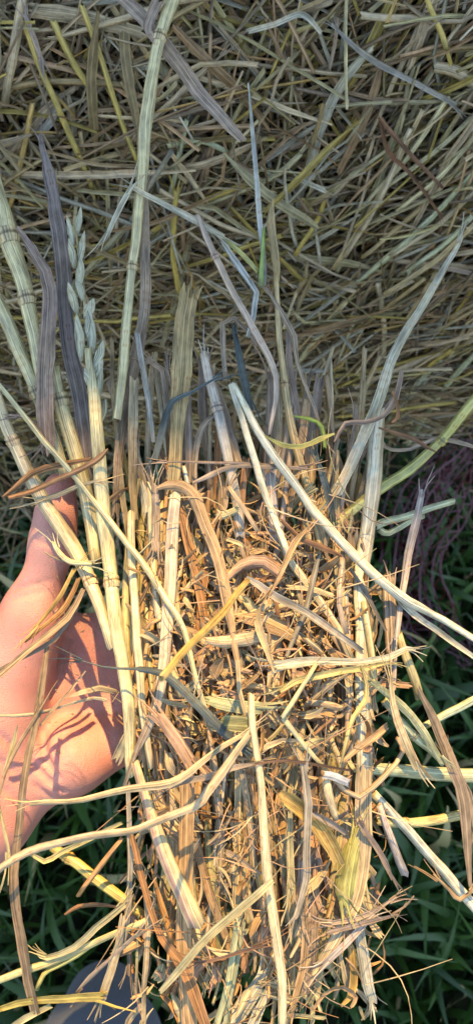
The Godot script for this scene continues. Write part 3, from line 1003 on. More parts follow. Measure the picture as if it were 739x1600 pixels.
	["l", "tan2", "wavy thin tan shred trailing to the right edge", [69.1, 33.8, -19.1, 1.54, 74.8, 30.2, -23.2, 1.87, 85.0, 30.8, -27.3, 1.89, 96.7, 35.3, -28.5, 2.21, 107.2, 34.8, -30.1, 2.85, 121.8, 31.4, -34.3, 1.60], {"cup": 0.4}],
	["t", "palegreen", "pale green stalk stub pointing right under the jointed yellow stalk", [67.3, -6.9, -26.8, 4.39, 76.9, -3.8, -33.8, 3.84, 92.4, -0.7, -45.6, 3.62, 114.2, 6.1, -55.6, 3.37], {}],
	["t", "palegreen", "second branch below the pale green stalk stub", [69.8, -8.2, -29.9, 3.80, 75.5, -10.9, -33.3, 3.19, 88.7, -4.9, -43.9, 2.95, 96.8, -2.0, -50.5, 2.67], {}],
	["l", "lilac", "upright lilac splinter with forked top at the right", [90.6, 11.3, -25.5, 2.82, 87.7, -3.8, -25.1, 4.38, 81.5, -20.8, -16.6, 4.59, 77.2, -38.8, -7.8, 3.28, 72.1, -58.0, 2.5, 2.61], {"cup": 0.3, "end": "fray"}],
	["t", "tan2", "slim upright tan stalk below the forked lilac splinter", [69.9, -30.3, -13.6, 3.03, 70.7, -47.9, -8.5, 4.19, 71.4, -70.6, -2.6, 3.83], {}],
	["t", "mauvetan", "mauve grey stalk slanting from the middle of the bale", [-18.3, 140.6, -13.2, 2.42, -11.9, 123.9, -10.6, 3.31, -4.0, 107.5, -8.0, 3.29, 7.8, 84.0, -4.2, 3.55, 16.6, 66.9, -1.4, 3.23, 18.2, 55.4, 0.5, 2.63, 14.6, 34.7, 3.5, 2.03], {"joints": [0.22]}],
	["l", "palewhite", "short left arm of the pale stalk kinked like a roof", [-62.7, 128.8, -14.2, 1.52, -57.8, 140.4, -16.0, 2.75, -50.8, 156.4, -18.5, 2.76], {"cup": 0.5}],
	["l", "palewhite", "long right arm of the pale stalk kinked like a roof", [-51.3, 157.1, -19.5, 2.46, -37.3, 149.2, -18.3, 3.07, -21.3, 140.1, -16.9, 3.67, -5.9, 130.4, -15.4, 2.74], {"cup": 0.5}],
	["t", "yellowgreen", "thin yellow green stalk continuing below the roof shaped kink", [-7.9, 133.2, -21.5, 2.48, 3.2, 124.0, -20.1, 2.47, 10.6, 115.0, -18.7, 2.15], {}],
	["l", "bluewhite", "pale blue strip bent once above the broad ribbed leaf", [-6.6, 129.8, -16.2, 2.75, 2.0, 116.0, -14.1, 3.64, 9.8, 103.9, -12.2, 3.32, 8.3, 92.0, -10.3, 3.01, 5.5, 82.0, -8.7, 1.80], {"lin": 1, "cup": 0.4}],
	["l", "bluewhite", "thin pale blue upright blade in front of the bale's middle", [5.9, 214.0, -33.5, 0.96, 8.4, 179.7, -28.5, 2.52, 11.4, 146.3, -23.5, 3.11, 13.4, 116.9, -19.0, 2.77, 13.0, 108.5, -17.7, 1.53], {"cup": 0.5}],
	["t", "green", "short bright green stem against the pale blue upright blade", [13.1, 136.7, -19.2, 1.23, 12.1, 122.4, -17.0, 2.14, 11.7, 107.0, -14.6, 2.74], {}],
	["l", "goldtan", "tan blade with pointed top right of the green stem", [17.5, 152.1, -22.5, 1.24, 16.8, 140.3, -20.7, 4.64, 18.6, 122.7, -18.0, 4.30, 19.1, 109.9, -16.0, 2.75], {"cup": 0.35}],
	["t", "goldtan", "long olive tan stalk rising from the handful to the tan blade", [18.3, 111.9, -12.5, 2.42, 19.6, 88.0, -8.7, 2.99, 22.0, 59.1, -4.0, 3.55, 26.3, 35.2, -1.5, 3.81, 34.9, 0.6, -2.7, 3.83, 38.1, -17.5, -0.0, 3.51], {"joints": [0.45]}],
	["l", "tan2", "slender tan leaf folded over near the olive tan stalk", [13.3, 105.3, -9.6, 1.20, 19.9, 94.3, -7.8, 2.69, 26.3, 81.3, -5.7, 3.56, 27.9, 69.1, -3.7, 2.07, 35.9, 46.9, -0.8, 1.76, 40.7, 31.1, -2.0, 1.47], {"cup": 0.5}],
	["l", "mauve", "short mauve blade beside the long olive tan stalk", [24.1, 84.5, -9.1, 2.40, 25.1, 65.4, -6.0, 3.56, 29.0, 41.3, -3.1, 2.95], {"cup": 0.4}],
	["l", "tan2", "narrow tan blade bent into an arch in the shade", [-5.2, 61.6, -8.3, 2.39, -6.5, 88.9, -12.7, 3.03, -1.1, 91.8, -13.2, 3.03, 5.0, 85.2, -12.1, 2.72, 9.8, 78.3, -11.0, 2.11], {"lin": 1, "cup": 0.4}],
	["l", "slate", "dark slate strip hanging inside the narrow tan arch", [-1.1, 88.2, -14.5, 2.43, 1.4, 72.5, -12.0, 3.93, 4.4, 60.1, -10.0, 4.50, 6.7, 47.8, -8.0, 2.99], {"cup": 0.4}],
	["l", "mauve", "thin straight mauve fibre lying level across the stalk tops", [-34.9, 22.4, 5.7, 0.86, -8.4, 22.3, 8.0, 1.43, 32.0, 20.0, 3.8, 1.16], {"cup": 0.3}],
	["l", "mauvetan", "wavy mauve blade lying just under the level fibre", [-19.3, 13.2, 7.7, 1.43, -10.7, 16.6, 7.8, 2.86, -2.1, 20.3, 7.4, 2.29, 11.6, 20.6, 6.8, 2.29, 30.8, 19.7, 3.1, 1.45], {"cup": 0.4, "twist": 40}],
	["l", "yellowgreen", "little yellow green leaf lying across two pale stalks", [12.7, 34.3, 7.6, 0.86, 20.2, 30.0, 7.5, 2.29, 28.9, 29.3, 6.3, 2.30, 37.6, 32.9, 4.7, 2.60, 44.1, 35.3, 3.7, 0.87], {"cup": 0.4}],
	["l", "green", "thin bent green leaf near the little yellow green one", [26.3, 43.6, 1.8, 0.87, 33.9, 41.9, 1.4, 2.33, 38.6, 38.5, 0.9, 2.33, 40.5, 29.2, -0.2, 1.75], {"cup": 0.4}],
	["l", "slate", "slate blue blade tucked left of the upright two toned straw", [35.9, 25.6, 1.7, 1.16, 39.3, 16.9, 0.3, 3.50, 42.4, 5.9, -1.7, 3.82, 44.8, -4.7, -1.8, 2.35], {"cup": 0.4}],
	["t", "lilac", "short splintered upright stub in the shaded centre", [15.0, 16.9, -0.0, 4.97, 16.2, 2.9, 0.9, 5.54, 17.5, -14.4, 4.3, 5.20], {"end": "fray", "flat": 0.5}],
	["t", "palewhite", "thin pale stick poking up left of the tan leaf tip", [-23.7, 21.0, 1.3, 2.04, -21.3, 11.0, 2.8, 2.32, -19.2, 2.9, 3.5, 2.32], {}],
	["t", "creamstripe", "wide cream straw with brown stripes down the left middle", [-27.3, 8.6, 8.0, 5.14, -28.4, -13.6, 11.7, 5.94, -29.4, -42.7, 22.5, 5.75, -30.6, -66.8, 30.8, 4.81, -34.5, -84.7, 31.9, 3.20, -43.9, -105.1, 29.5, 2.15], {"flat": 0.5, "col2": "tan2", "stripe": 1}],
	["l", "tan2", "narrow splinter branching off the brown striped straw", [-30.8, -67.1, 31.9, 2.66, -35.5, -85.0, 32.7, 2.92, -41.0, -97.4, 31.3, 2.40, -47.1, -115.3, 29.6, 1.61], {"cup": 0.3}],
	["l", "mauvetan", "short mauve tan ribbon at the left of the shadow edge", [-37.1, 12.7, 4.3, 2.89, -35.9, 0.0, 5.2, 4.32, -36.0, -17.1, 9.3, 3.42], {"cup": 0.3}],
	["t", "cream", "straight cream stalk beside the brown striped straw", [-47.7, 0.0, 2.4, 3.48, -45.8, -28.3, 10.9, 3.97, -42.0, -57.4, 23.2, 4.10, -39.7, -80.7, 28.7, 3.76, -35.8, -107.2, 29.7, 3.22], {"flat": 0.7}],
	["l", "tan", "tan leaf with folded tip running down into the centre", [-35.4, 10.2, 9.6, 1.71, -30.5, 11.3, 10.5, 4.54, -24.2, 11.0, 11.4, 6.22, -18.8, 6.2, 12.2, 6.78, -14.2, -6.2, 14.5, 5.61, -7.6, -21.5, 19.7, 5.52, -4.2, -36.6, 25.9, 5.15, -1.5, -49.3, 31.4, 3.20, 1.2, -63.6, 36.4, 2.36], {"cup": 0.45, "twist": 15}],
	["l", "cream", "pale blade forked at the lower end, in the centre", [0.7, -60.2, 37.5, 2.62, 1.4, -72.6, 40.4, 2.33, 4.8, -85.5, 40.8, 2.07], {"cup": 0.4}],
	["t", "gold", "soft golden straw sticking out towards the viewer at the centre", [3.9, -25.3, 70.9, 2.35, -5.3, -34.4, 95.0, 2.58, -14.5, -41.7, 117.4, 2.36, -21.6, -46.7, 137.0, 2.17], {}],
	["l", "greystraw", "weathered grey straw lying diagonally right of centre", [3.9, -27.6, 26.3, 1.63, 9.3, -30.8, 27.0, 3.51, 17.9, -36.7, 27.7, 4.05, 29.4, -42.8, 26.2, 3.79, 45.7, -53.8, 21.5, 3.57, 54.6, -61.1, 17.8, 2.78], {"cup": 0.5}],
	["t", "cream", "cream stalk sloping under the weathered grey straw", [17.4, -3.4, 6.6, 2.87, 22.9, -20.5, 9.8, 3.41, 31.9, -32.3, 10.8, 3.97, 44.2, -50.9, 11.7, 3.68, 50.4, -64.9, 12.3, 3.39], {}],
	["l", "greystraw2", "dark grey blade crossing steeply under the weathered straw", [37.4, -18.3, 7.3, 1.72, 33.9, -29.9, 13.0, 3.10, 30.0, -41.0, 19.1, 2.77, 20.5, -60.5, 30.1, 1.87], {"cup": 0.5}],
	["l", "palewhite", "pale level leaf with torn left end across the centre right", [15.0, -62.4, 39.5, 3.90, 24.3, -62.0, 36.4, 4.47, 37.1, -62.1, 30.3, 3.48, 52.4, -64.3, 21.2, 3.02, 67.2, -64.8, 10.1, 3.12, 77.0, -62.3, 1.3, 2.62, 82.0, -63.6, -2.7, 1.18], {"cup": 0.4, "end": "fray"}],
	["l", "yellowpale", "yellowish leaf curving level just below the pale torn one", [17.6, -72.1, 42.9, 1.03, 22.9, -68.9, 40.7, 3.11, 29.2, -67.5, 37.7, 3.40, 41.2, -66.7, 31.1, 3.20, 56.3, -66.6, 20.8, 2.48, 66.7, -66.0, 12.6, 1.41], {"cup": 0.5}],
	["t", "pale", "upper half of a thin straw snapped like an elbow, right of centre", [32.5, -61.6, 38.6, 1.57, 25.3, -71.3, 44.2, 2.05, 18.4, -81.8, 47.2, 2.03], {}],
	["t", "pale", "lower half of the thin straw snapped like an elbow", [18.3, -81.8, 45.3, 2.04, 26.4, -93.3, 42.3, 2.06, 37.4, -106.4, 37.0, 1.84], {}],
	["l", "slate", "dark slate blade with hair thin tip curving over the left centre", [-68.3, -61.7, 28.0, 0.43, -55.5, -63.8, 33.8, 0.79, -41.1, -63.7, 38.6, 1.30, -39.5, -63.8, 39.1, 2.60, -29.8, -65.3, 41.9, 3.36, -20.6, -71.9, 44.9, 3.84, -12.1, -79.9, 46.4, 4.07, -5.0, -87.7, 46.9, 4.07, 5.7, -96.1, 46.7, 2.54], {"cup": 0.5}],
	["l", "olive", "short olive ribbed stub with square end next to the slate blade", [-6.0, -84.4, 43.9, 6.16, 0.1, -84.4, 44.0, 6.41, 6.3, -85.0, 43.7, 6.42], {"cup": 0.15}],
	["l", "palegreen", "pale greenish flat leaf half hidden above the olive stub", [-15.1, -76.8, 36.0, 1.58, -7.7, -78.2, 36.7, 5.25, 1.2, -79.7, 37.0, 5.77, 10.6, -80.4, 36.1, 5.26], {"cup": 0.2}],
	["l", "pink", "wide pinkish straw ending bluntly left of the slate blade", [-31.9, -82.7, 36.4, 4.73, -24.4, -93.1, 37.9, 5.49, -16.8, -104.7, 39.0, 5.73], {"cup": 0.2}],
	["l", "cream", "long pale leaf sweeping left over the wrist, upper of two", [-83.0, -117.3, 43.8, 1.28, -77.2, -116.8, 42.3, 2.32, -67.4, -116.8, 42.4, 2.32, -55.4, -113.2, 45.9, 2.55, -42.8, -109.6, 48.8, 3.03, -30.0, -107.2, 50.8, 3.51, -22.5, -104.9, 50.7, 3.51, -15.5, -99.8, 50.2, 2.77, -5.2, -92.5, 49.4, 2.27, 5.7, -86.4, 47.7, 1.77], {"cup": 0.45, "twist": 30}],
	["l", "tan2", "pale branch of the upper sweeping leaf pointing right", [-23.8, -107.3, 46.9, 2.29, -10.0, -104.4, 48.6, 3.03, -1.9, -101.0, 49.0, 2.78, 7.2, -99.6, 48.6, 1.01], {"cup": 0.3}],
	["l", "cream2", "longest pale leaf sweeping left off the frame below the wrist", [-96.5, -143.5, 49.8, 3.27, -87.6, -137.9, 47.7, 3.80, -78.5, -134.5, 45.6, 3.83, -63.5, -130.0, 46.7, 3.56, -42.3, -124.7, 52.6, 3.24, -33.8, -121.6, 53.0, 3.24, -16.5, -114.7, 54.3, 3.72, -11.6, -109.5, 52.7, 4.24, -5.6, -102.1, 51.0, 3.76, 5.7, -87.4, 48.7, 2.53], {"cup": 0.45, "twist": 20}],
	["l", "brown", "long dull brown blade hanging down over the wrist to the lower left", [-83.0, -56.5, 11.8, 2.26, -83.9, -77.4, 19.3, 3.59, -86.6, -95.5, 23.8, 3.55, -88.6, -110.5, 27.8, 3.50, -91.2, -142.5, 31.8, 4.00, -91.5, -156.7, 33.8, 4.50, -89.1, -184.1, 29.8, 5.36, -85.5, -212.8, 23.8, 5.18], {"cup": 0.35}],
	["l", "orange", "orange brown blade lying over the thumb's ball", [-70.2, -29.4, 8.0, 2.00, -73.8, -38.4, 9.8, 2.56, -77.9, -44.6, 10.3, 2.55, -86.6, -51.8, 13.2, 1.97, -92.2, -57.1, 15.1, 0.84], {"cup": 0.5}],
	["l", "tan", "ribbed tan blade from the thumb to the left edge", [-67.5, -34.4, 12.7, 2.82, -73.9, -46.3, 14.6, 3.93, -86.1, -57.3, 17.3, 3.06, -105.3, -73.0, 21.7, 2.75], {"cup": 0.4, "twist": 20}],
	["l", "brown2", "narrow brown blade along the ribbed tan one", [-70.3, -42.3, 12.7, 2.26, -80.0, -56.0, 14.8, 2.52, -91.7, -62.9, 17.1, 1.95, -105.6, -69.8, 18.9, 1.66], {"cup": 0.5}],
	["l", "gold", "thin golden blade over the thumb below the frayed twig", [-72.8, -25.3, 6.4, 1.44, -77.5, -36.5, 8.5, 2.28, -84.6, -46.6, 12.2, 1.98, -89.6, -52.7, 14.6, 0.84], {"cup": 0.5}],
	["t", "pale", "frayed pale twig with side shreds lying over the thumb", [-83.0, -13.4, 1.8, 1.74, -79.7, -18.5, 3.4, 2.61, -73.8, -22.4, 6.9, 2.58, -63.9, -23.2, 11.0, 1.98], {"end": "fray"}],
	["l", "tan2", "frayed tan twig under the pale twig on the thumb", [-87.0, -18.0, 2.2, 0.87, -80.9, -21.4, 3.3, 1.45, -72.1, -22.9, 6.8, 1.43, -64.6, -23.9, 10.0, 0.85], {"cup": 0.4}],
	["l", "tan", "fine grass stem crossing the palm diagonally", [-64.5, -67.9, 22.5, 0.82, -71.4, -77.0, 21.2, 1.37, -77.7, -84.5, 19.8, 1.66, -84.3, -92.2, 19.8, 1.38], {"cup": 0.4}],
	["l", "cream", "thin curled straw arching across the palm", [-104.5, -88.3, 18.8, 1.38, -87.4, -87.8, 18.8, 1.94, -74.5, -84.0, 19.5, 1.38, -61.4, -79.2, 24.5, 1.63, -55.0, -80.0, 26.9, 1.89], {"cup": 0.4}],
	["l", "tan", "bowed thin blade at the left edge below the palm", [-82.8, -81.9, 23.8, 1.09, -87.7, -91.1, 23.8, 2.18, -91.5, -97.7, 23.8, 1.91, -98.6, -112.4, 23.8, 1.64, -101.9, -126.1, 23.8, 1.36], {"cup": 0.5}],
	["l", "pale", "pointed oat husk at the left edge below the palm", [-93.5, -91.1, 22.8, 0.55, -95.1, -99.1, 22.8, 2.46, -97.3, -106.2, 22.8, 2.19, -100.0, -113.8, 22.8, 0.55], {"cup": 0.5}],
	["l", "pale", "white frayed shred at the far left edge", [-101.9, -124.1, 23.8, 1.64, -99.7, -133.7, 23.8, 1.91, -97.5, -143.2, 23.8, 1.64, -97.0, -149.0, 23.8, 0.82], {"cup": 0.5, "end": "fray"}],
	["t", "yellow", "thick yellow stalk with joint crossing the dark grass", [-82.1, -151.2, 5.8, 4.31, -75.1, -154.5, 7.4, 4.87, -64.3, -160.1, 11.5, 5.09, -47.2, -169.8, 17.1, 4.73, -40.3, -173.9, 18.9, 4.15], {"joints": [0.2]}],
	["l", "yellowpale", "bent pale yellow strip over the thick yellow stalk", [-91.4, -151.8, 9.8, 1.71, -85.1, -154.9, 9.8, 2.56, -81.7, -153.5, 9.8, 2.56, -75.8, -149.7, 10.8, 2.55, -61.2, -141.1, 16.4, 2.51, -49.5, -133.8, 20.2, 1.93], {"cup": 0.5, "lin": 1}],
	["t", "orange", "short rust orange stick pointing down left over the grass", [-47.8, -136.7, 28.4, 1.61, -56.9, -149.4, 25.4, 2.44, -67.8, -164.9, 21.4, 1.92], {"flat": 0.6}],
	["l", "rust", "small rusty leaf hanging in the dark grass gap", [-75.5, -178.5, 10.9, 1.13, -69.1, -173.8, 13.5, 2.53, -60.6, -170.9, 16.6, 2.23, -51.2, -170.4, 19.7, 1.10], {"cup": 0.4}],
	["t", "yellowpale", "pale yellow stem reaching the lower left edge", [-106.5, -205.0, 17.8, 3.33, -88.7, -198.3, 17.8, 3.61, -74.4, -193.1, 18.6, 3.60, -48.6, -176.2, 28.1, 2.96, -36.1, -169.6, 31.6, 2.40], {"flat": 0.6}],
	["l", "pale", "pale strip with frayed tip above the lower left stem", [-86.0, -190.5, 19.8, 1.10, -81.6, -192.2, 19.8, 2.48, -69.4, -186.3, 22.5, 3.01, -58.9, -175.4, 26.6, 3.25, -46.6, -163.9, 30.6, 2.67], {"cup": 0.4, "end": "fray"}],
	["t", "yellowgreen", "crooked yellow green stem under the lower left stem", [-87.3, -208.9, 15.8, 1.96, -83.7, -201.7, 15.8, 2.23, -78.1, -198.3, 15.8, 2.23, -68.5, -191.4, 19.2, 2.21, -59.6, -182.9, 22.6, 1.92], {}],
	["l", "yellow", "bright yellow flat strip at the bottom left", [-103.5, -211.6, 25.8, 2.44, -92.6, -207.8, 25.8, 3.53, -77.4, -206.7, 25.8, 4.07, -55.3, -200.3, 33.5, 4.24], {"cup": 0.2, "end": "fray"}],
	["l", "paletan", "tan strip rising from the bright yellow one's bent end", [-56.4, -203.4, 31.2, 4.00, -51.9, -189.9, 32.8, 3.72, -48.6, -179.5, 33.9, 3.44, -46.9, -166.5, 34.4, 2.38], {"cup": 0.2}],
	["l", "pale", "pale shred at the lower left corner", [-97.0, -219.9, 23.8, 2.73, -89.9, -215.0, 23.8, 3.27, -79.0, -210.1, 23.8, 2.46], {"cup": 0.3}],
	["l", "tan2", "grey brown splinter pointing down left above the trousers", [-67.4, -203.3, 27.0, 1.08, -61.0, -195.3, 29.5, 2.68, -54.2, -188.2, 32.0, 2.13, -38.2, -171.0, 36.9, 2.10], {"cup": 0.4, "end": "fray"}],
	["l", "greystraw", "weathered upright strip at the handful's lower left edge", [-45.5, -113.4, 29.1, 2.15, -44.4, -142.2, 29.4, 2.68, -45.5, -166.5, 29.1, 2.95, -47.8, -184.6, 28.4, 1.88], {"cup": 0.5}],
	["l", "paletan", "thin upright strip ending below the trousers' edge", [-38.1, -153.9, 33.0, 1.59, -36.7, -169.7, 33.4, 2.92, -37.8, -188.4, 33.1, 2.39, -38.6, -215.1, 32.9, 1.86], {"cup": 0.5}],
	["l", "pale", "hair thin upright shred beside the trousers", [-40.8, -169.5, 28.5, 1.08, -41.9, -188.5, 28.2, 1.35, -42.4, -204.8, 28.0, 0.81], {"cup": 0.4}],
	["l", "brown2", "thin brown upright strip left of the rust leaves", [-45.0, -163.0, 25.4, 1.90, -45.5, -179.3, 25.2, 2.17, -45.8, -196.8, 25.1, 1.36], {"cup": 0.4}],
	["t", "creampurple", "thick cut stalk with a purple stripe, lower left of centre", [-40.9, -101.3, 40.0, 3.64, -36.6, -115.4, 41.2, 4.66, -31.6, -130.2, 42.4, 6.19, -24.8, -146.3, 43.7, 7.19, -15.5, -164.6, 45.1, 8.43], {"flat": 0.6, "col2": "purple", "stripe": 1}],
	["l", "peach", "long flat peach strap hanging straight down to the bottom edge", [-20.3, -106.6, 36.5, 6.30, -20.6, -131.3, 36.5, 6.83, -21.1, -157.6, 36.4, 6.83, -21.4, -183.9, 36.4, 6.83, -19.3, -213.1, 36.7, 6.82], {"cup": 0.12}],
	["l", "pale", "straight pale blade slanting down left near the bottom", [13.5, -142.9, 54.4, 2.23, 7.5, -147.5, 55.5, 3.46, -8.5, -161.5, 55.7, 3.70, -19.7, -174.1, 54.5, 3.72, -29.8, -187.2, 52.5, 2.00], {"cup": 0.3}],
	["l", "rust", "long rust red leaf winding down to the bottom edge", [-43.1, -131.7, 35.5, 1.58, -41.1, -139.3, 36.1, 2.89, -37.1, -155.7, 37.2, 2.88, -30.6, -173.2, 38.7, 3.13, -23.2, -181.8, 40.1, 4.67, -18.0, -193.0, 40.8, 5.44, -12.3, -210.0, 41.4, 4.65], {"cup": 0.35, "twist": 25}],
	["l", "orange", "crumpled orange leaf left of the peach strap", [-35.2, -150.1, 29.8, 2.14, -32.0, -163.1, 30.5, 3.48, -28.7, -173.5, 31.2, 3.20, -25.4, -180.6, 31.8, 2.13], {"cup": 0.6, "twist": 60}],
	["t", "cream", "long cream stalk running from the centre down to the bottom edge", [5.7, -72.1, 47.3, 2.79, 7.2, -91.3, 47.6, 3.04, 9.8, -109.2, 47.2, 3.30, 11.1, -127.0, 47.0, 3.81, 12.3, -144.4, 46.7, 4.07, 14.9, -162.0, 46.2, 4.33, 17.5, -182.8, 45.5, 4.08, 18.3, -207.4, 45.3, 3.83], {"flat": 0.7}],
	["l", "greystraw", "mottled white grey strip right of the long cream stalk", [26.3, -100.2, 43.3, 2.57, 28.8, -117.6, 42.3, 3.61, 27.7, -139.0, 42.8, 3.35, 27.7, -148.3, 42.8, 3.35, 23.7, -162.4, 44.4, 2.31], {"cup": 0.5}],
	["l", "pale", "narrow pale strip between the two long lower stalks", [21.8, -124.2, 34.3, 2.11, 22.1, -142.8, 34.3, 3.17, 23.2, -159.4, 33.9, 2.91], {"cup": 0.3}],
	["l", "gold", "golden husk with notched top, lower right of centre", [17.3, -112.0, 43.6, 2.57, 21.3, -115.5, 42.3, 6.70, 29.0, -122.9, 39.3, 7.81, 36.5, -133.2, 35.6, 7.90, 42.7, -145.3, 32.1, 5.86], {"cup": 0.5}],
	["t", "cream", "short curled tube stub below the white paper bit", [36.2, -108.8, 37.6, 3.14, 37.6, -115.4, 36.9, 3.93, 39.3, -121.5, 35.9, 3.68, 40.7, -126.6, 35.1, 2.37], {}],
	["l", "whitebit", "small white flat strip like paper, right of centre", [35.0, -106.1, 42.1, 3.10, 40.8, -108.2, 38.8, 3.39, 46.5, -111.5, 35.1, 3.43], {"cup": 0.1}],
	["l", "mauvetan", "folded mauve tan leaf below the white strip", [30.1, -120.9, 41.7, 2.58, 36.7, -125.8, 38.3, 3.66, 41.2, -129.5, 35.8, 3.16, 44.9, -133.6, 33.5, 1.33], {"cup": 0.6}],
	["l", "yellowgreen", "green tinged swollen husk at the lower right", [50.7, -137.5, 25.2, 2.72, 48.3, -142.3, 26.8, 8.11, 45.9, -150.8, 28.3, 10.23, 44.1, -160.5, 29.4, 9.66, 45.9, -166.9, 28.3, 5.39], {"cup": 0.7}],
	["l", "rust3", "thin rust stick lying level at the right of centre", [7.2, -99.8, 49.6, 0.76, 18.9, -98.8, 47.0, 1.52, 33.8, -102.3, 40.8, 1.55, 47.4, -107.0, 32.8, 1.33], {"cup": 0.4}],
	["l", "yellowpale", "wavy yellowish blade twisting upright at the right of centre", [42.7, -106.9, 33.9, 1.32, 46.2, -95.4, 31.7, 2.13, 49.5, -86.1, 29.6, 2.41, 54.3, -80.2, 26.1, 2.71, 55.1, -73.4, 24.9, 1.63, 52.9, -65.3, 24.8, 1.09], {"cup": 0.5, "twist": 70}],
	["t", "tan", "zigzag tan strip bent upward at the right", [39.6, -109.5, 35.8, 1.58, 51.0, -119.7, 28.6, 2.42, 64.1, -113.8, 19.0, 2.49, 73.1, -106.0, 11.8, 2.26, 70.4, -98.9, 14.0, 1.69], {}],
	["l", "tan", "flat tan leaf pointing left under the wavy yellowish blade", [65.6, -93.5, 15.2, 2.80, 59.8, -96.7, 19.6, 3.59, 50.5, -100.8, 26.2, 3.25, 44.6, -104.5, 30.0, 1.34], {"cup": 0.3}],
	["l", "cream", "bright cream blade sunlit at the right edge of the handful", [65.7, -69.1, 24.6, 1.09, 66.4, -81.4, 25.5, 3.53, 72.0, -96.3, 20.9, 4.68, 78.8, -112.0, 15.0, 4.20], {"cup": 0.25, "end": "fray"}],
	["l", "palegreen", "pale greenish leaf behind the bright cream blade", [58.3, -73.7, 18.9, 2.77, 70.5, -82.9, 10.3, 4.26, 83.8, -98.3, -0.5, 4.39, 96.6, -117.4, -9.1, 3.00], {"cup": 0.4}],
	["t", "palegreen", "pale jointed stalk with yellow tip behind the cream blade", [66.0, -84.5, 7.1, 3.44, 81.3, -103.1, -4.8, 4.15, 93.3, -113.8, -14.9, 4.56, 98.7, -121.2, -17.1, 2.75], {"joints": [0.55]}],
	["l", "brown2", "grey brown ribbed leaf drooping at the right edge", [84.2, -81.1, -4.6, 2.37, 93.8, -99.7, -12.3, 5.44, 100.7, -116.9, -13.1, 6.36, 107.4, -136.9, -13.1, 6.66, 109.5, -160.5, -13.1, 4.24, 110.7, -176.9, -13.1, 1.82], {"cup": 0.3}],
	["l", "brown2", "second grey brown strip beside the drooping ribbed leaf", [100.6, -118.7, -15.1, 3.04, 109.8, -134.0, -15.1, 3.96, 114.0, -155.3, -15.1, 3.04], {"cup": 0.3}],
	["t", "olivetan", "olive tan stalk bending at the handful's right edge", [75.3, -56.7, -7.6, 4.18, 78.9, -67.4, -7.7, 4.78, 83.5, -79.1, -9.3, 4.80, 85.8, -87.8, -10.4, 4.21], {}],
	["t", "palegreen", "pale stalk leaving the right edge below the dark gap", [89.1, -103.3, -17.8, 3.37, 103.3, -98.2, -25.1, 4.06, 120.3, -89.5, -25.5, 4.07], {}],
	["t", "palegreen", "wide pale stalk lying level at the right edge", [57.9, -117.8, -2.9, 5.89, 87.6, -127.1, -24.6, 6.87, 124.0, -132.5, -35.1, 7.70], {}],
	["t", "yellowpale", "pale yellow level stalk with a joint at the right edge", [62.5, -140.4, 1.1, 4.08, 82.8, -147.6, -14.2, 4.56, 103.9, -149.9, -27.1, 4.71, 121.4, -146.4, -27.1, 4.71], {"joints": [0.33]}],
	["t", "palewhite", "long pale stalk slanting down to the right edge", [61.8, -126.8, 5.1, 4.03, 84.8, -154.9, -12.6, 4.84, 102.8, -177.3, -23.1, 5.29, 120.2, -197.2, -23.1, 5.29], {}],
	["l", "tan", "curled husk wrapped round the long slanting stalk", [93.3, -172.3, -14.9, 0.91, 101.8, -181.2, -17.1, 2.14, 106.7, -185.5, -17.1, 2.75, 114.6, -178.8, -17.1, 1.84], {"cup": 0.6}],
	["t", "lilac", "short lilac stub hanging off the right of the handful", [62.3, -129.5, 11.7, 2.83, 69.0, -146.3, 6.7, 3.73, 76.9, -165.2, 0.4, 3.79], {}],
	["l", "mauve", "dark mauve splinter at the lower right edge", [51.9, -131.9, 24.4, 2.45, 60.0, -144.6, 18.6, 2.77, 64.5, -152.8, 15.2, 3.08, 68.5, -162.1, 12.1, 1.13], {"cup": 0.4, "end": "fray"}],
	["l", "mauvetan", "frayed mauve spike at the lower right edge, upper of two", [36.1, -171.9, 32.1, 2.13, 52.2, -173.8, 22.4, 2.74, 61.6, -173.3, 15.7, 2.24, 70.9, -171.7, 8.5, 0.86], {"cup": 0.4, "end": "fray"}],
	["l", "mauve", "frayed mauve spike at the lower right edge, lower of two", [37.3, -173.9, 33.3, 2.12, 55.0, -176.0, 22.2, 2.47, 71.2, -178.4, 10.0, 1.14], {"cup": 0.4, "end": "fray"}],
	["l", "lilac", "smooth lilac white strip under the broad pale strap", [35.2, -189.3, 32.5, 3.46, 45.6, -182.9, 26.6, 3.79, 58.4, -174.3, 18.0, 2.50], {"cup": 0.15}],
	["l", "palewhite", "pale frayed fan spreading at the lower right", [53.1, -178.5, 16.4, 3.90, 55.6, -196.2, 14.7, 5.61, 57.5, -208.2, 13.4, 5.63, 60.7, -216.9, 11.1, 3.96], {"cup": 0.15, "end": "fray"}],
	["l", "tan", "thin tan shred arching over at the bottom centre", [31.1, -208.5, 30.7, 1.87, 36.5, -202.6, 28.1, 2.69, 45.2, -202.3, 23.2, 3.01, 51.6, -209.1, 19.2, 2.49, 49.2, -213.1, 20.8, 1.65], {"cup": 0.5}],
	["l", "gold", "golden leaf dropping below the broad pale strap", [49.7, -189.4, 16.8, 3.34, 51.0, -201.1, 16.0, 4.19, 49.7, -209.5, 16.8, 3.90, 44.9, -212.7, 19.7, 1.66], {"cup": 0.5}],
	["l", "palegreen", "pale green stem bunch reaching the bottom edge, left strand", [0.7, -166.7, 34.0, 2.38, -2.0, -185.2, 34.0, 3.18, -5.2, -201.2, 33.9, 3.44, -9.4, -215.1, 33.7, 3.44], {"cup": 0.5}],
	["l", "palegreen", "pale green stem bunch reaching the bottom edge, right strand", [3.3, -170.4, 31.9, 2.13, -0.4, -191.7, 32.0, 2.93, -4.7, -215.7, 31.9, 2.93], {"cup": 0.5}],
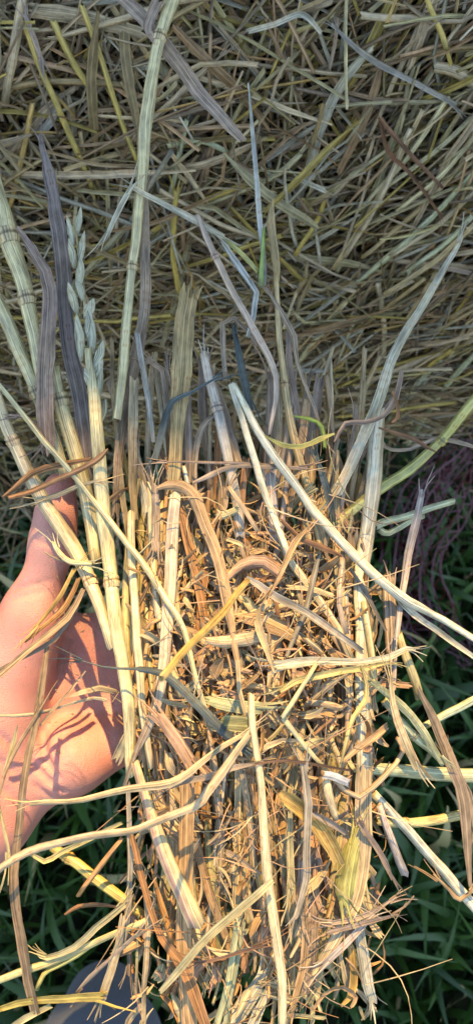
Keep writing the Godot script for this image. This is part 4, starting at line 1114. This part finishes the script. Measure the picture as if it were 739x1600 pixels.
	["l", "palewhite", "wide whitish leaf at the bottom edge, left of the cream stalk", [11.4, -193.4, 29.0, 3.76, 5.5, -203.7, 29.8, 6.97, -4.7, -217.6, 29.9, 6.97], {"cup": 0.2}],
	["l", "palewhite", "smaller whitish leaf at the bottom edge near the cream stalk", [13.0, -199.4, 30.7, 2.67, 8.7, -208.0, 31.4, 4.80, 4.9, -216.3, 31.8, 4.79], {"cup": 0.2}],
	["l", "rust3", "thin brown twig crossing the peach strap near the bottom", [-17.7, -178.4, 46.8, 1.02, -10.0, -177.5, 47.6, 1.52, -0.4, -174.7, 48.0, 1.52, 10.3, -171.7, 47.1, 1.27], {"cup": 0.4}],
	["l", "tan", "flat tan strip at the bottom between cream stalk and pale strap", [27.3, -159.6, 32.3, 3.19, 28.9, -173.2, 31.7, 3.73, 26.7, -191.4, 32.6, 3.19, 21.8, -208.8, 34.3, 2.11], {"cup": 0.3}],
	["l", "cream", "cream flake standing on edge in the lit centre", [9.7, -39.8, 33.0, 1.06, 9.1, -46.1, 35.8, 3.42, 11.1, -52.3, 38.0, 3.66, 15.1, -64.7, 41.1, 1.04], {"cup": 0.6}],
	["t", "mauvetan", "mauve streaked stem at the right of centre", [48.6, -18.1, 0.3, 2.34, 46.8, -30.2, 5.4, 3.17, 45.6, -41.4, 10.3, 2.84, 48.6, -53.5, 12.8, 2.25], {}],
	["l", "greystraw2", "dark narrow blade slanting in the right shade", [51.7, -25.8, -1.0, 1.46, 59.8, -38.2, -2.0, 2.06, 68.5, -54.8, -2.8, 1.47], {"cup": 0.4}],
	["l", "mauvetan", "upright grey mauve strip at the right shade edge", [72.8, -30.7, -11.2, 3.92, 72.8, -53.2, -4.0, 4.14, 70.3, -80.3, 4.3, 2.89], {"cup": 0.3}],
	["t", "pale", "pale stick with brown spots at the right shade edge", [57.6, -40.7, 2.2, 2.61, 59.8, -57.4, 6.4, 3.16, 61.6, -74.0, 9.2, 3.13], {}],
	["l", "rust3", "dark brown shred bundle above the lit centre", [19.7, -3.4, 14.9, 1.68, 28.2, -11.8, 14.2, 2.81, 39.9, -15.9, 10.1, 3.41, 47.1, -19.5, 7.3, 1.72], {"cup": 0.5, "twist": 60}],
	["l", "tan", "tan folded shred above the lit centre", [29.9, -8.4, 14.6, 1.96, 25.1, -13.9, 17.9, 3.33, 19.3, -24.6, 23.4, 2.46, 13.6, -34.9, 29.1, 1.34], {"cup": 0.6, "twist": 40}],
	["l", "pink", "broad pinkish husk lit in the very centre", [-4.8, -29.6, 21.9, 2.20, 2.9, -23.8, 19.6, 6.08, 11.8, -22.7, 18.3, 7.21, 19.5, -27.7, 18.5, 4.44], {"cup": 0.6}],
	["l", "peach", "broad peach husk lying below the pinkish husk", [0.7, -43.7, 23.8, 5.46, 10.5, -45.3, 23.6, 9.28, 20.9, -50.3, 23.2, 7.66, 27.5, -55.8, 22.9, 3.28], {"cup": 0.4}],
	["l", "cream2", "yellowish crumpled husk left of the cream flake", [-13.2, -53.2, 32.3, 2.66, -4.6, -54.1, 33.2, 6.37, 4.9, -52.6, 32.5, 7.44, 12.4, -50.8, 30.8, 3.74], {"cup": 0.5}],
	["l", "tan", "small kinked strip standing up at the shadow edge", [-8.3, -3.4, 13.3, 2.25, -5.5, 2.8, 12.4, 2.82, -4.9, 10.2, 11.9, 2.83], {"cup": 0.4}],
	["l", "pale", "small pale square stub at the shadow edge", [-8.9, 0.0, 12.7, 3.38, -6.1, -1.7, 13.1, 3.94, 0.7, 1.7, 12.7, 2.82], {"cup": 0.4}],
	["t", "tan", "short slanting stick meeting the small kinked strip", [-3.2, 11.2, 14.0, 1.97, 2.4, 2.8, 14.5, 2.24, 9.1, -8.9, 16.3, 1.95], {}],
]
const FACE := [
	["t", "yellow", [155.9, 274.3, 549.3, 3.37, 162.1, 251.6, 560.1, 3.89, 173.3, 216.6, 574.5, 4.11, 182.8, 181.2, 586.6, 3.04]],
	["t", "yellow", [173.1, 274.8, 546.9, 4.12, 180.6, 256.6, 555.6, 4.25, 190.6, 240.3, 562.9, 3.57]],
	["t", "yellow", [191.2, 284.1, 546.6, 3.31, 200.6, 254.3, 561.1, 3.48, 207.5, 227.0, 572.6, 3.63, 214.6, 201.7, 582.0, 2.94]],
	["l", "paletan", [160.5, 279.3, 544.5, 8.92, 190.5, 275.9, 546.3, 8.97, 225.0, 268.9, 549.8, 6.81]],
	["l", "palewhite", [211.5, 251.1, 555.9, 3.12, 228.7, 251.1, 555.9, 3.51]],
	["t", "palegreen", [248.6, 226.3, 570.8, 3.24, 240.8, 197.6, 581.3, 3.39, 233.7, 174.9, 588.6, 3.07]],
	["l", "palewhite", [286.2, 273.3, 554.3, 2.99, 302.5, 276.8, 552.5, 3.34, 314.8, 281.4, 550.2, 3.32, 321.6, 279.7, 551.1, 3.33, 329.6, 272.7, 554.6, 2.24]],
	["l", "palewhite", [361.2, 262.8, 552.7, 3.44, 349.5, 251.5, 557.9, 6.23, 337.4, 230.6, 566.9, 7.25, 327.9, 195.1, 580.1, 5.97, 321.4, 163.6, 589.7, 4.03]],
	["l", "bluegrey", [335.6, 274.3, 549.3, 1.87, 359.3, 258.6, 556.9, 3.84, 390.0, 245.7, 562.7, 3.92, 416.9, 234.1, 567.6, 3.20]],
	["t", "paletan", [352.1, 275.5, 544.2, 4.12, 374.0, 274.7, 544.7, 4.50, 393.5, 274.7, 544.7, 4.13]],
	["t", "yellow", [387.0, 289.7, 545.9, 2.91, 400.0, 271.8, 555.0, 3.37, 408.3, 257.5, 561.8, 2.30]],
	["l", "rust3", [369.7, 231.4, 575.2, 2.80, 391.9, 210.5, 583.2, 2.89, 418.2, 188.2, 590.8, 2.14]],
	["l", "rust3", [370.4, 227.8, 574.5, 2.42, 377.9, 210.5, 581.1, 3.31, 394.5, 196.7, 585.9, 2.96, 422.3, 166.2, 595.2, 1.78]],
	["t", "paletan", [399.5, 251.5, 555.8, 6.24, 414.1, 248.9, 556.9, 7.05, 430.7, 241.6, 560.1, 7.13]],
	["t", "pale", [434.4, 227.6, 563.8, 3.25, 409.8, 201.0, 573.8, 3.81, 377.2, 175.1, 582.2, 3.09]],
	["t", "goldtan", [439.8, 208.9, 572.0, 3.34, 411.6, 168.1, 585.3, 4.01, 373.6, 123.6, 596.3, 3.33]],
	["t", "palegreen", [442.6, 197.7, 577.1, 3.40, 413.3, 152.4, 590.7, 4.10, 373.7, 101.4, 601.5, 3.44]],
	["t", "paletan", [446.2, 183.1, 582.9, 3.48, 424.2, 154.3, 591.2, 4.09, 393.8, 126.8, 597.7, 3.31]],
	["t", "pale", [411.6, 237.6, 564.0, 3.19, 392.3, 202.1, 577.7, 3.79, 365.1, 164.6, 589.4, 3.13]],
	["t", "goldtan", [396.8, 231.3, 567.7, 3.22, 378.8, 179.5, 586.1, 3.93, 352.2, 117.2, 601.7, 3.36]],
	["t", "palegreen", [448.9, 171.2, 589.7, 3.53, 433.2, 143.7, 596.9, 4.15, 409.4, 118.2, 602.5, 3.35]],
	["t", "paletan", [390.2, 221.9, 573.6, 3.26, 378.8, 179.0, 588.4, 3.92, 360.0, 131.0, 600.9, 3.28]],
	["t", "pale", [435.6, 222.7, 574.4, 3.25, 417.0, 195.1, 584.3, 3.82, 391.0, 168.2, 592.6, 3.10]],
	["t", "goldtan", [446.3, 159.4, 596.0, 3.59, 424.4, 127.3, 603.7, 4.24, 393.7, 96.2, 609.5, 3.45]],
	["l", "palewhite", [320.4, 190.8, 585.7, 2.57, 339.9, 183.4, 588.1, 3.90]],
	["t", "yellow", [340.1, 182.5, 587.3, 3.04, 338.1, 165.4, 592.3, 3.56, 323.3, 132.1, 600.6, 3.28]],
	["l", "palewhite", [314.3, 186.5, 585.0, 2.59, 318.5, 166.4, 591.0, 4.89, 320.7, 151.5, 595.0, 1.82]],
	["t", "paletan", [157.9, 287.3, 542.7, 5.13, 147.2, 261.7, 555.4, 6.11, 135.6, 234.8, 567.3, 4.79]],
	["l", "lilac", [158.2, 280.7, 548.3, 2.96, 161.7, 268.5, 554.4, 4.15, 164.3, 256.2, 560.2, 3.08]],
	["t", "gold", [152.9, 234.1, 565.5, 3.60, 140.1, 204.9, 576.7, 3.78, 123.0, 168.4, 588.4, 3.55]],
	["l", "bluewhite", [315.5, -25.7, 609.5, 3.52, 338.5, -19.6, 609.7, 5.23, 367.3, -17.2, 609.8, 3.48]],
	["t", "paletan", [267.1, 176.9, 583.8, 3.51, 234.7, 152.9, 590.5, 4.10, 209.4, 128.7, 596.3, 3.78]],
	["t", "pale", [322.4, 202.6, 575.4, 3.80, 301.9, 185.8, 581.0, 3.90, 248.8, 162.8, 587.9, 4.04, 220.0, 141.4, 593.4, 3.71]],
	["t", "palegreen", [276.0, 204.1, 576.9, 3.36, 255.3, 212.8, 573.8, 4.14, 235.2, 208.9, 575.2, 3.34]],
	["l", "bluegrey", [170.5, 235.4, 561.7, 4.00, 162.2, 221.1, 567.4, 5.74, 151.6, 213.6, 570.3, 4.98]],
	["l", "paletan", [174.1, 235.4, 561.7, 5.21, 174.3, 224.8, 566.0, 6.52, 174.0, 213.6, 570.3, 5.81]],
	["t", "pale", [366.3, 80.9, 604.6, 5.06, 349.9, 41.5, 608.6, 5.35, 329.7, -19.6, 609.7, 4.65]],
	["t", "paletan", [388.6, 100.2, 600.7, 4.43, 403.7, 40.1, 607.7, 4.83, 419.4, -62.5, 605.8, 4.92]],
	["t", "palegreen", [459.9, 6.4, 612.0, 5.05, 447.8, -41.5, 610.6, 5.98, 443.3, -162.9, 589.9, 5.57]],
	["t", "palegreen", [487.8, 29.3, 613.3, 4.89, 474.8, -54.5, 611.6, 5.47, 487.8, -264.3, 568.9, 6.24]],
	["l", "palewhite", [392.6, -32.1, 609.2, 2.96, 410.1, 3.1, 610.0, 5.64, 424.8, 41.5, 608.6, 3.21]],
]
const BONES := [
	[-127.1, -149.8, -36.0, -194.8, -232.4, -30.0, 23.8, 31.3, 14.0],
	[-136.3, -145.6, -44.0, -194.8, -232.4, -30.0, 21.8, 28.5, 14.0],
	[-87.2, 11.4, -30.0, -90.3, -17.0, -27.0, 8.1, 10.0, 5.0],
	[-88.9, -1.3, -29.0, -89.9, -10.7, -28.0, 10.1, 10.1, 5.0],
	[-90.3, -17.0, -27.0, -100.9, -51.8, -29.0, 9.5, 12.3, 7.0],
	[-100.9, -51.8, -29.0, -123.3, -104.1, -36.0, 14.2, 19.9, 12.0],
	[-107.8, -68.8, -36.0, -121.9, -124.7, -40.0, 16.1, 20.9, 12.0],
	[-123.3, -104.1, -36.0, -127.1, -149.8, -36.0, 19.9, 22.8, 14.0],
	[-124.4, -130.5, -48.0, -70.4, -64.7, -62.0, 16.1, 10.9, 10.0],
	[-124.4, -130.5, -48.0, -63.8, -84.0, -64.0, 16.1, 10.9, 10.0],
	[-124.4, -130.5, -48.0, -61.5, -102.4, -62.0, 16.1, 10.9, 10.0],
	[-124.4, -130.5, -48.0, -62.6, -118.9, -56.0, 16.1, 10.9, 10.0],
	[-95.5, -54.8, -52.0, -77.2, -69.9, -62.0, 8.5, 9.5, 10.0],
	[-109.5, -139.0, -42.0, -82.5, -124.7, -38.0, 17.1, 16.1, 10.0],
	[-82.5, -124.7, -38.0, -63.5, -119.4, -44.0, 16.1, 12.3, 9.0],
	[-70.4, -64.7, -62.0, -31.8, -64.6, -70.0, 10.1, 9.1, 4.0],
	[-31.8, -64.6, -70.0, -4.1, -63.0, -64.0, 8.8, 8.0, 3.0],
	[-4.1, -63.0, -64.0, 12.2, -61.2, -52.0, 8.0, 6.7, 3.0],
	[-63.8, -84.0, -64.0, -21.3, -85.6, -72.0, 10.3, 9.3, 4.0],
	[-21.3, -85.6, -72.0, 8.9, -84.7, -66.0, 9.0, 8.2, 3.0],
	[8.9, -84.7, -66.0, 26.4, -83.0, -54.0, 8.2, 6.9, 3.0],
	[-61.5, -102.4, -62.0, -21.8, -105.8, -70.0, 9.7, 8.7, 4.0],
	[-21.8, -105.8, -70.0, 6.4, -105.7, -64.0, 8.5, 7.7, 3.0],
	[6.4, -105.7, -64.0, 22.7, -104.0, -52.0, 7.7, 6.5, 3.0],
	[-62.6, -118.9, -56.0, -32.5, -123.9, -64.0, 8.7, 7.8, 4.0],
	[-32.5, -123.9, -64.0, -10.7, -124.5, -58.0, 7.6, 6.9, 3.0],
	[-10.7, -124.5, -58.0, 2.3, -122.9, -46.0, 6.9, 5.8, 3.0],
]
const CREASES := [
	[1.0, -114.6, -102.5, -106.6, -113.2, -98.3, -122.7, -90.1, -130.7, -84.5, -135.6],
	[0.9, -117.7, -113.2, -107.5, -124.0, -96.8, -133.8, -90.7, -139.3],
	[0.9, -119.8, -125.5, -109.1, -133.8, -101.4, -143.0],
	[1.5, -95.0, -98.8, -95.6, -108.6, -93.1, -119.4, -87.0, -127.6],
	[1.0, -87.6, -115.4, -84.5, -108.6, -79.0, -105.5, -75.9, -103.1],
	[0.9, -84.5, -121.5, -83.6, -114.8, -79.6, -111.7, -75.9, -111.1],
	[0.8, -76.6, -111.7, -74.7, -107.1, -69.2, -104.3],
	[0.7, -94.3, -14.1, -89.4, -15.0, -83.9, -14.7],
	[0.7, -106.0, -36.8, -98.0, -34.7, -89.4, -33.1],
	[0.6, -106.6, -41.1, -99.9, -39.3, -90.7, -37.4],
	[0.9, -84.5, -50.3, -85.8, -65.7, -88.8, -81.0, -92.5, -93.3],
]
const KNEE := [
	[-117.9, -472.7, -330.0, -102.5, -538.2, -200.0, 52.0, 62.0],
	[-117.9, -472.7, -330.0, -153.5, -570.5, -560.0, 50.0, 44.0],
]
const EAR_STEM := [-76.7, 137.2, -15.5, 0.91, -74.3, 121.1, -13.0, 1.21, -71.2, 99.0, -9.5, 1.50, -67.6, 77.2, -6.0, 1.78, -64.0, 52.9, -2.4, 2.35, -63.2, 29.6, -4.9, 2.67]
const SPIKELETS := [
	[-73.5, 104.2, -8.9, -72.0, 118.7, -7.4, 4.50],
	[-74.2, 92.3, -9.4, -78.1, 107.5, -7.9, 4.50],
	[-70.0, 89.1, -6.0, -65.5, 98.8, -4.5, 5.40],
	[-71.4, 69.5, -4.2, -73.5, 91.3, -2.8, 4.80],
	[-68.6, 80.0, -5.0, -67.7, 94.4, -3.5, 4.20],
	[-67.6, 71.3, -6.0, -66.1, 88.8, -4.5, 4.50],
	[-65.1, 64.6, -2.0, -60.7, 79.0, -0.5, 4.20],
	[-65.8, 58.8, -2.5, -61.4, 70.3, -1.0, 4.20],
	[-64.3, 46.9, -0.9, -61.1, 65.6, 0.6, 3.90],
	[-63.7, 40.2, -4.1, -59.9, 52.4, -2.6, 3.90],
	[-75.5, 114.1, -10.0, -78.2, 128.0, -8.5, 3.60],
	[-74.1, 116.2, -11.8, -71.4, 132.2, -10.2, 3.30],
	[-76.6, 125.4, -12.2, -79.9, 139.9, -10.8, 3.00],
	[-76.0, 131.1, -15.5, -73.9, 145.1, -14.0, 3.00],
	[-66.0, 55.0, -0.5, -69.2, 65.6, 1.0, 3.90],
	[-71.1, 98.8, -9.0, -74.4, 109.8, -7.5, 3.90],
]
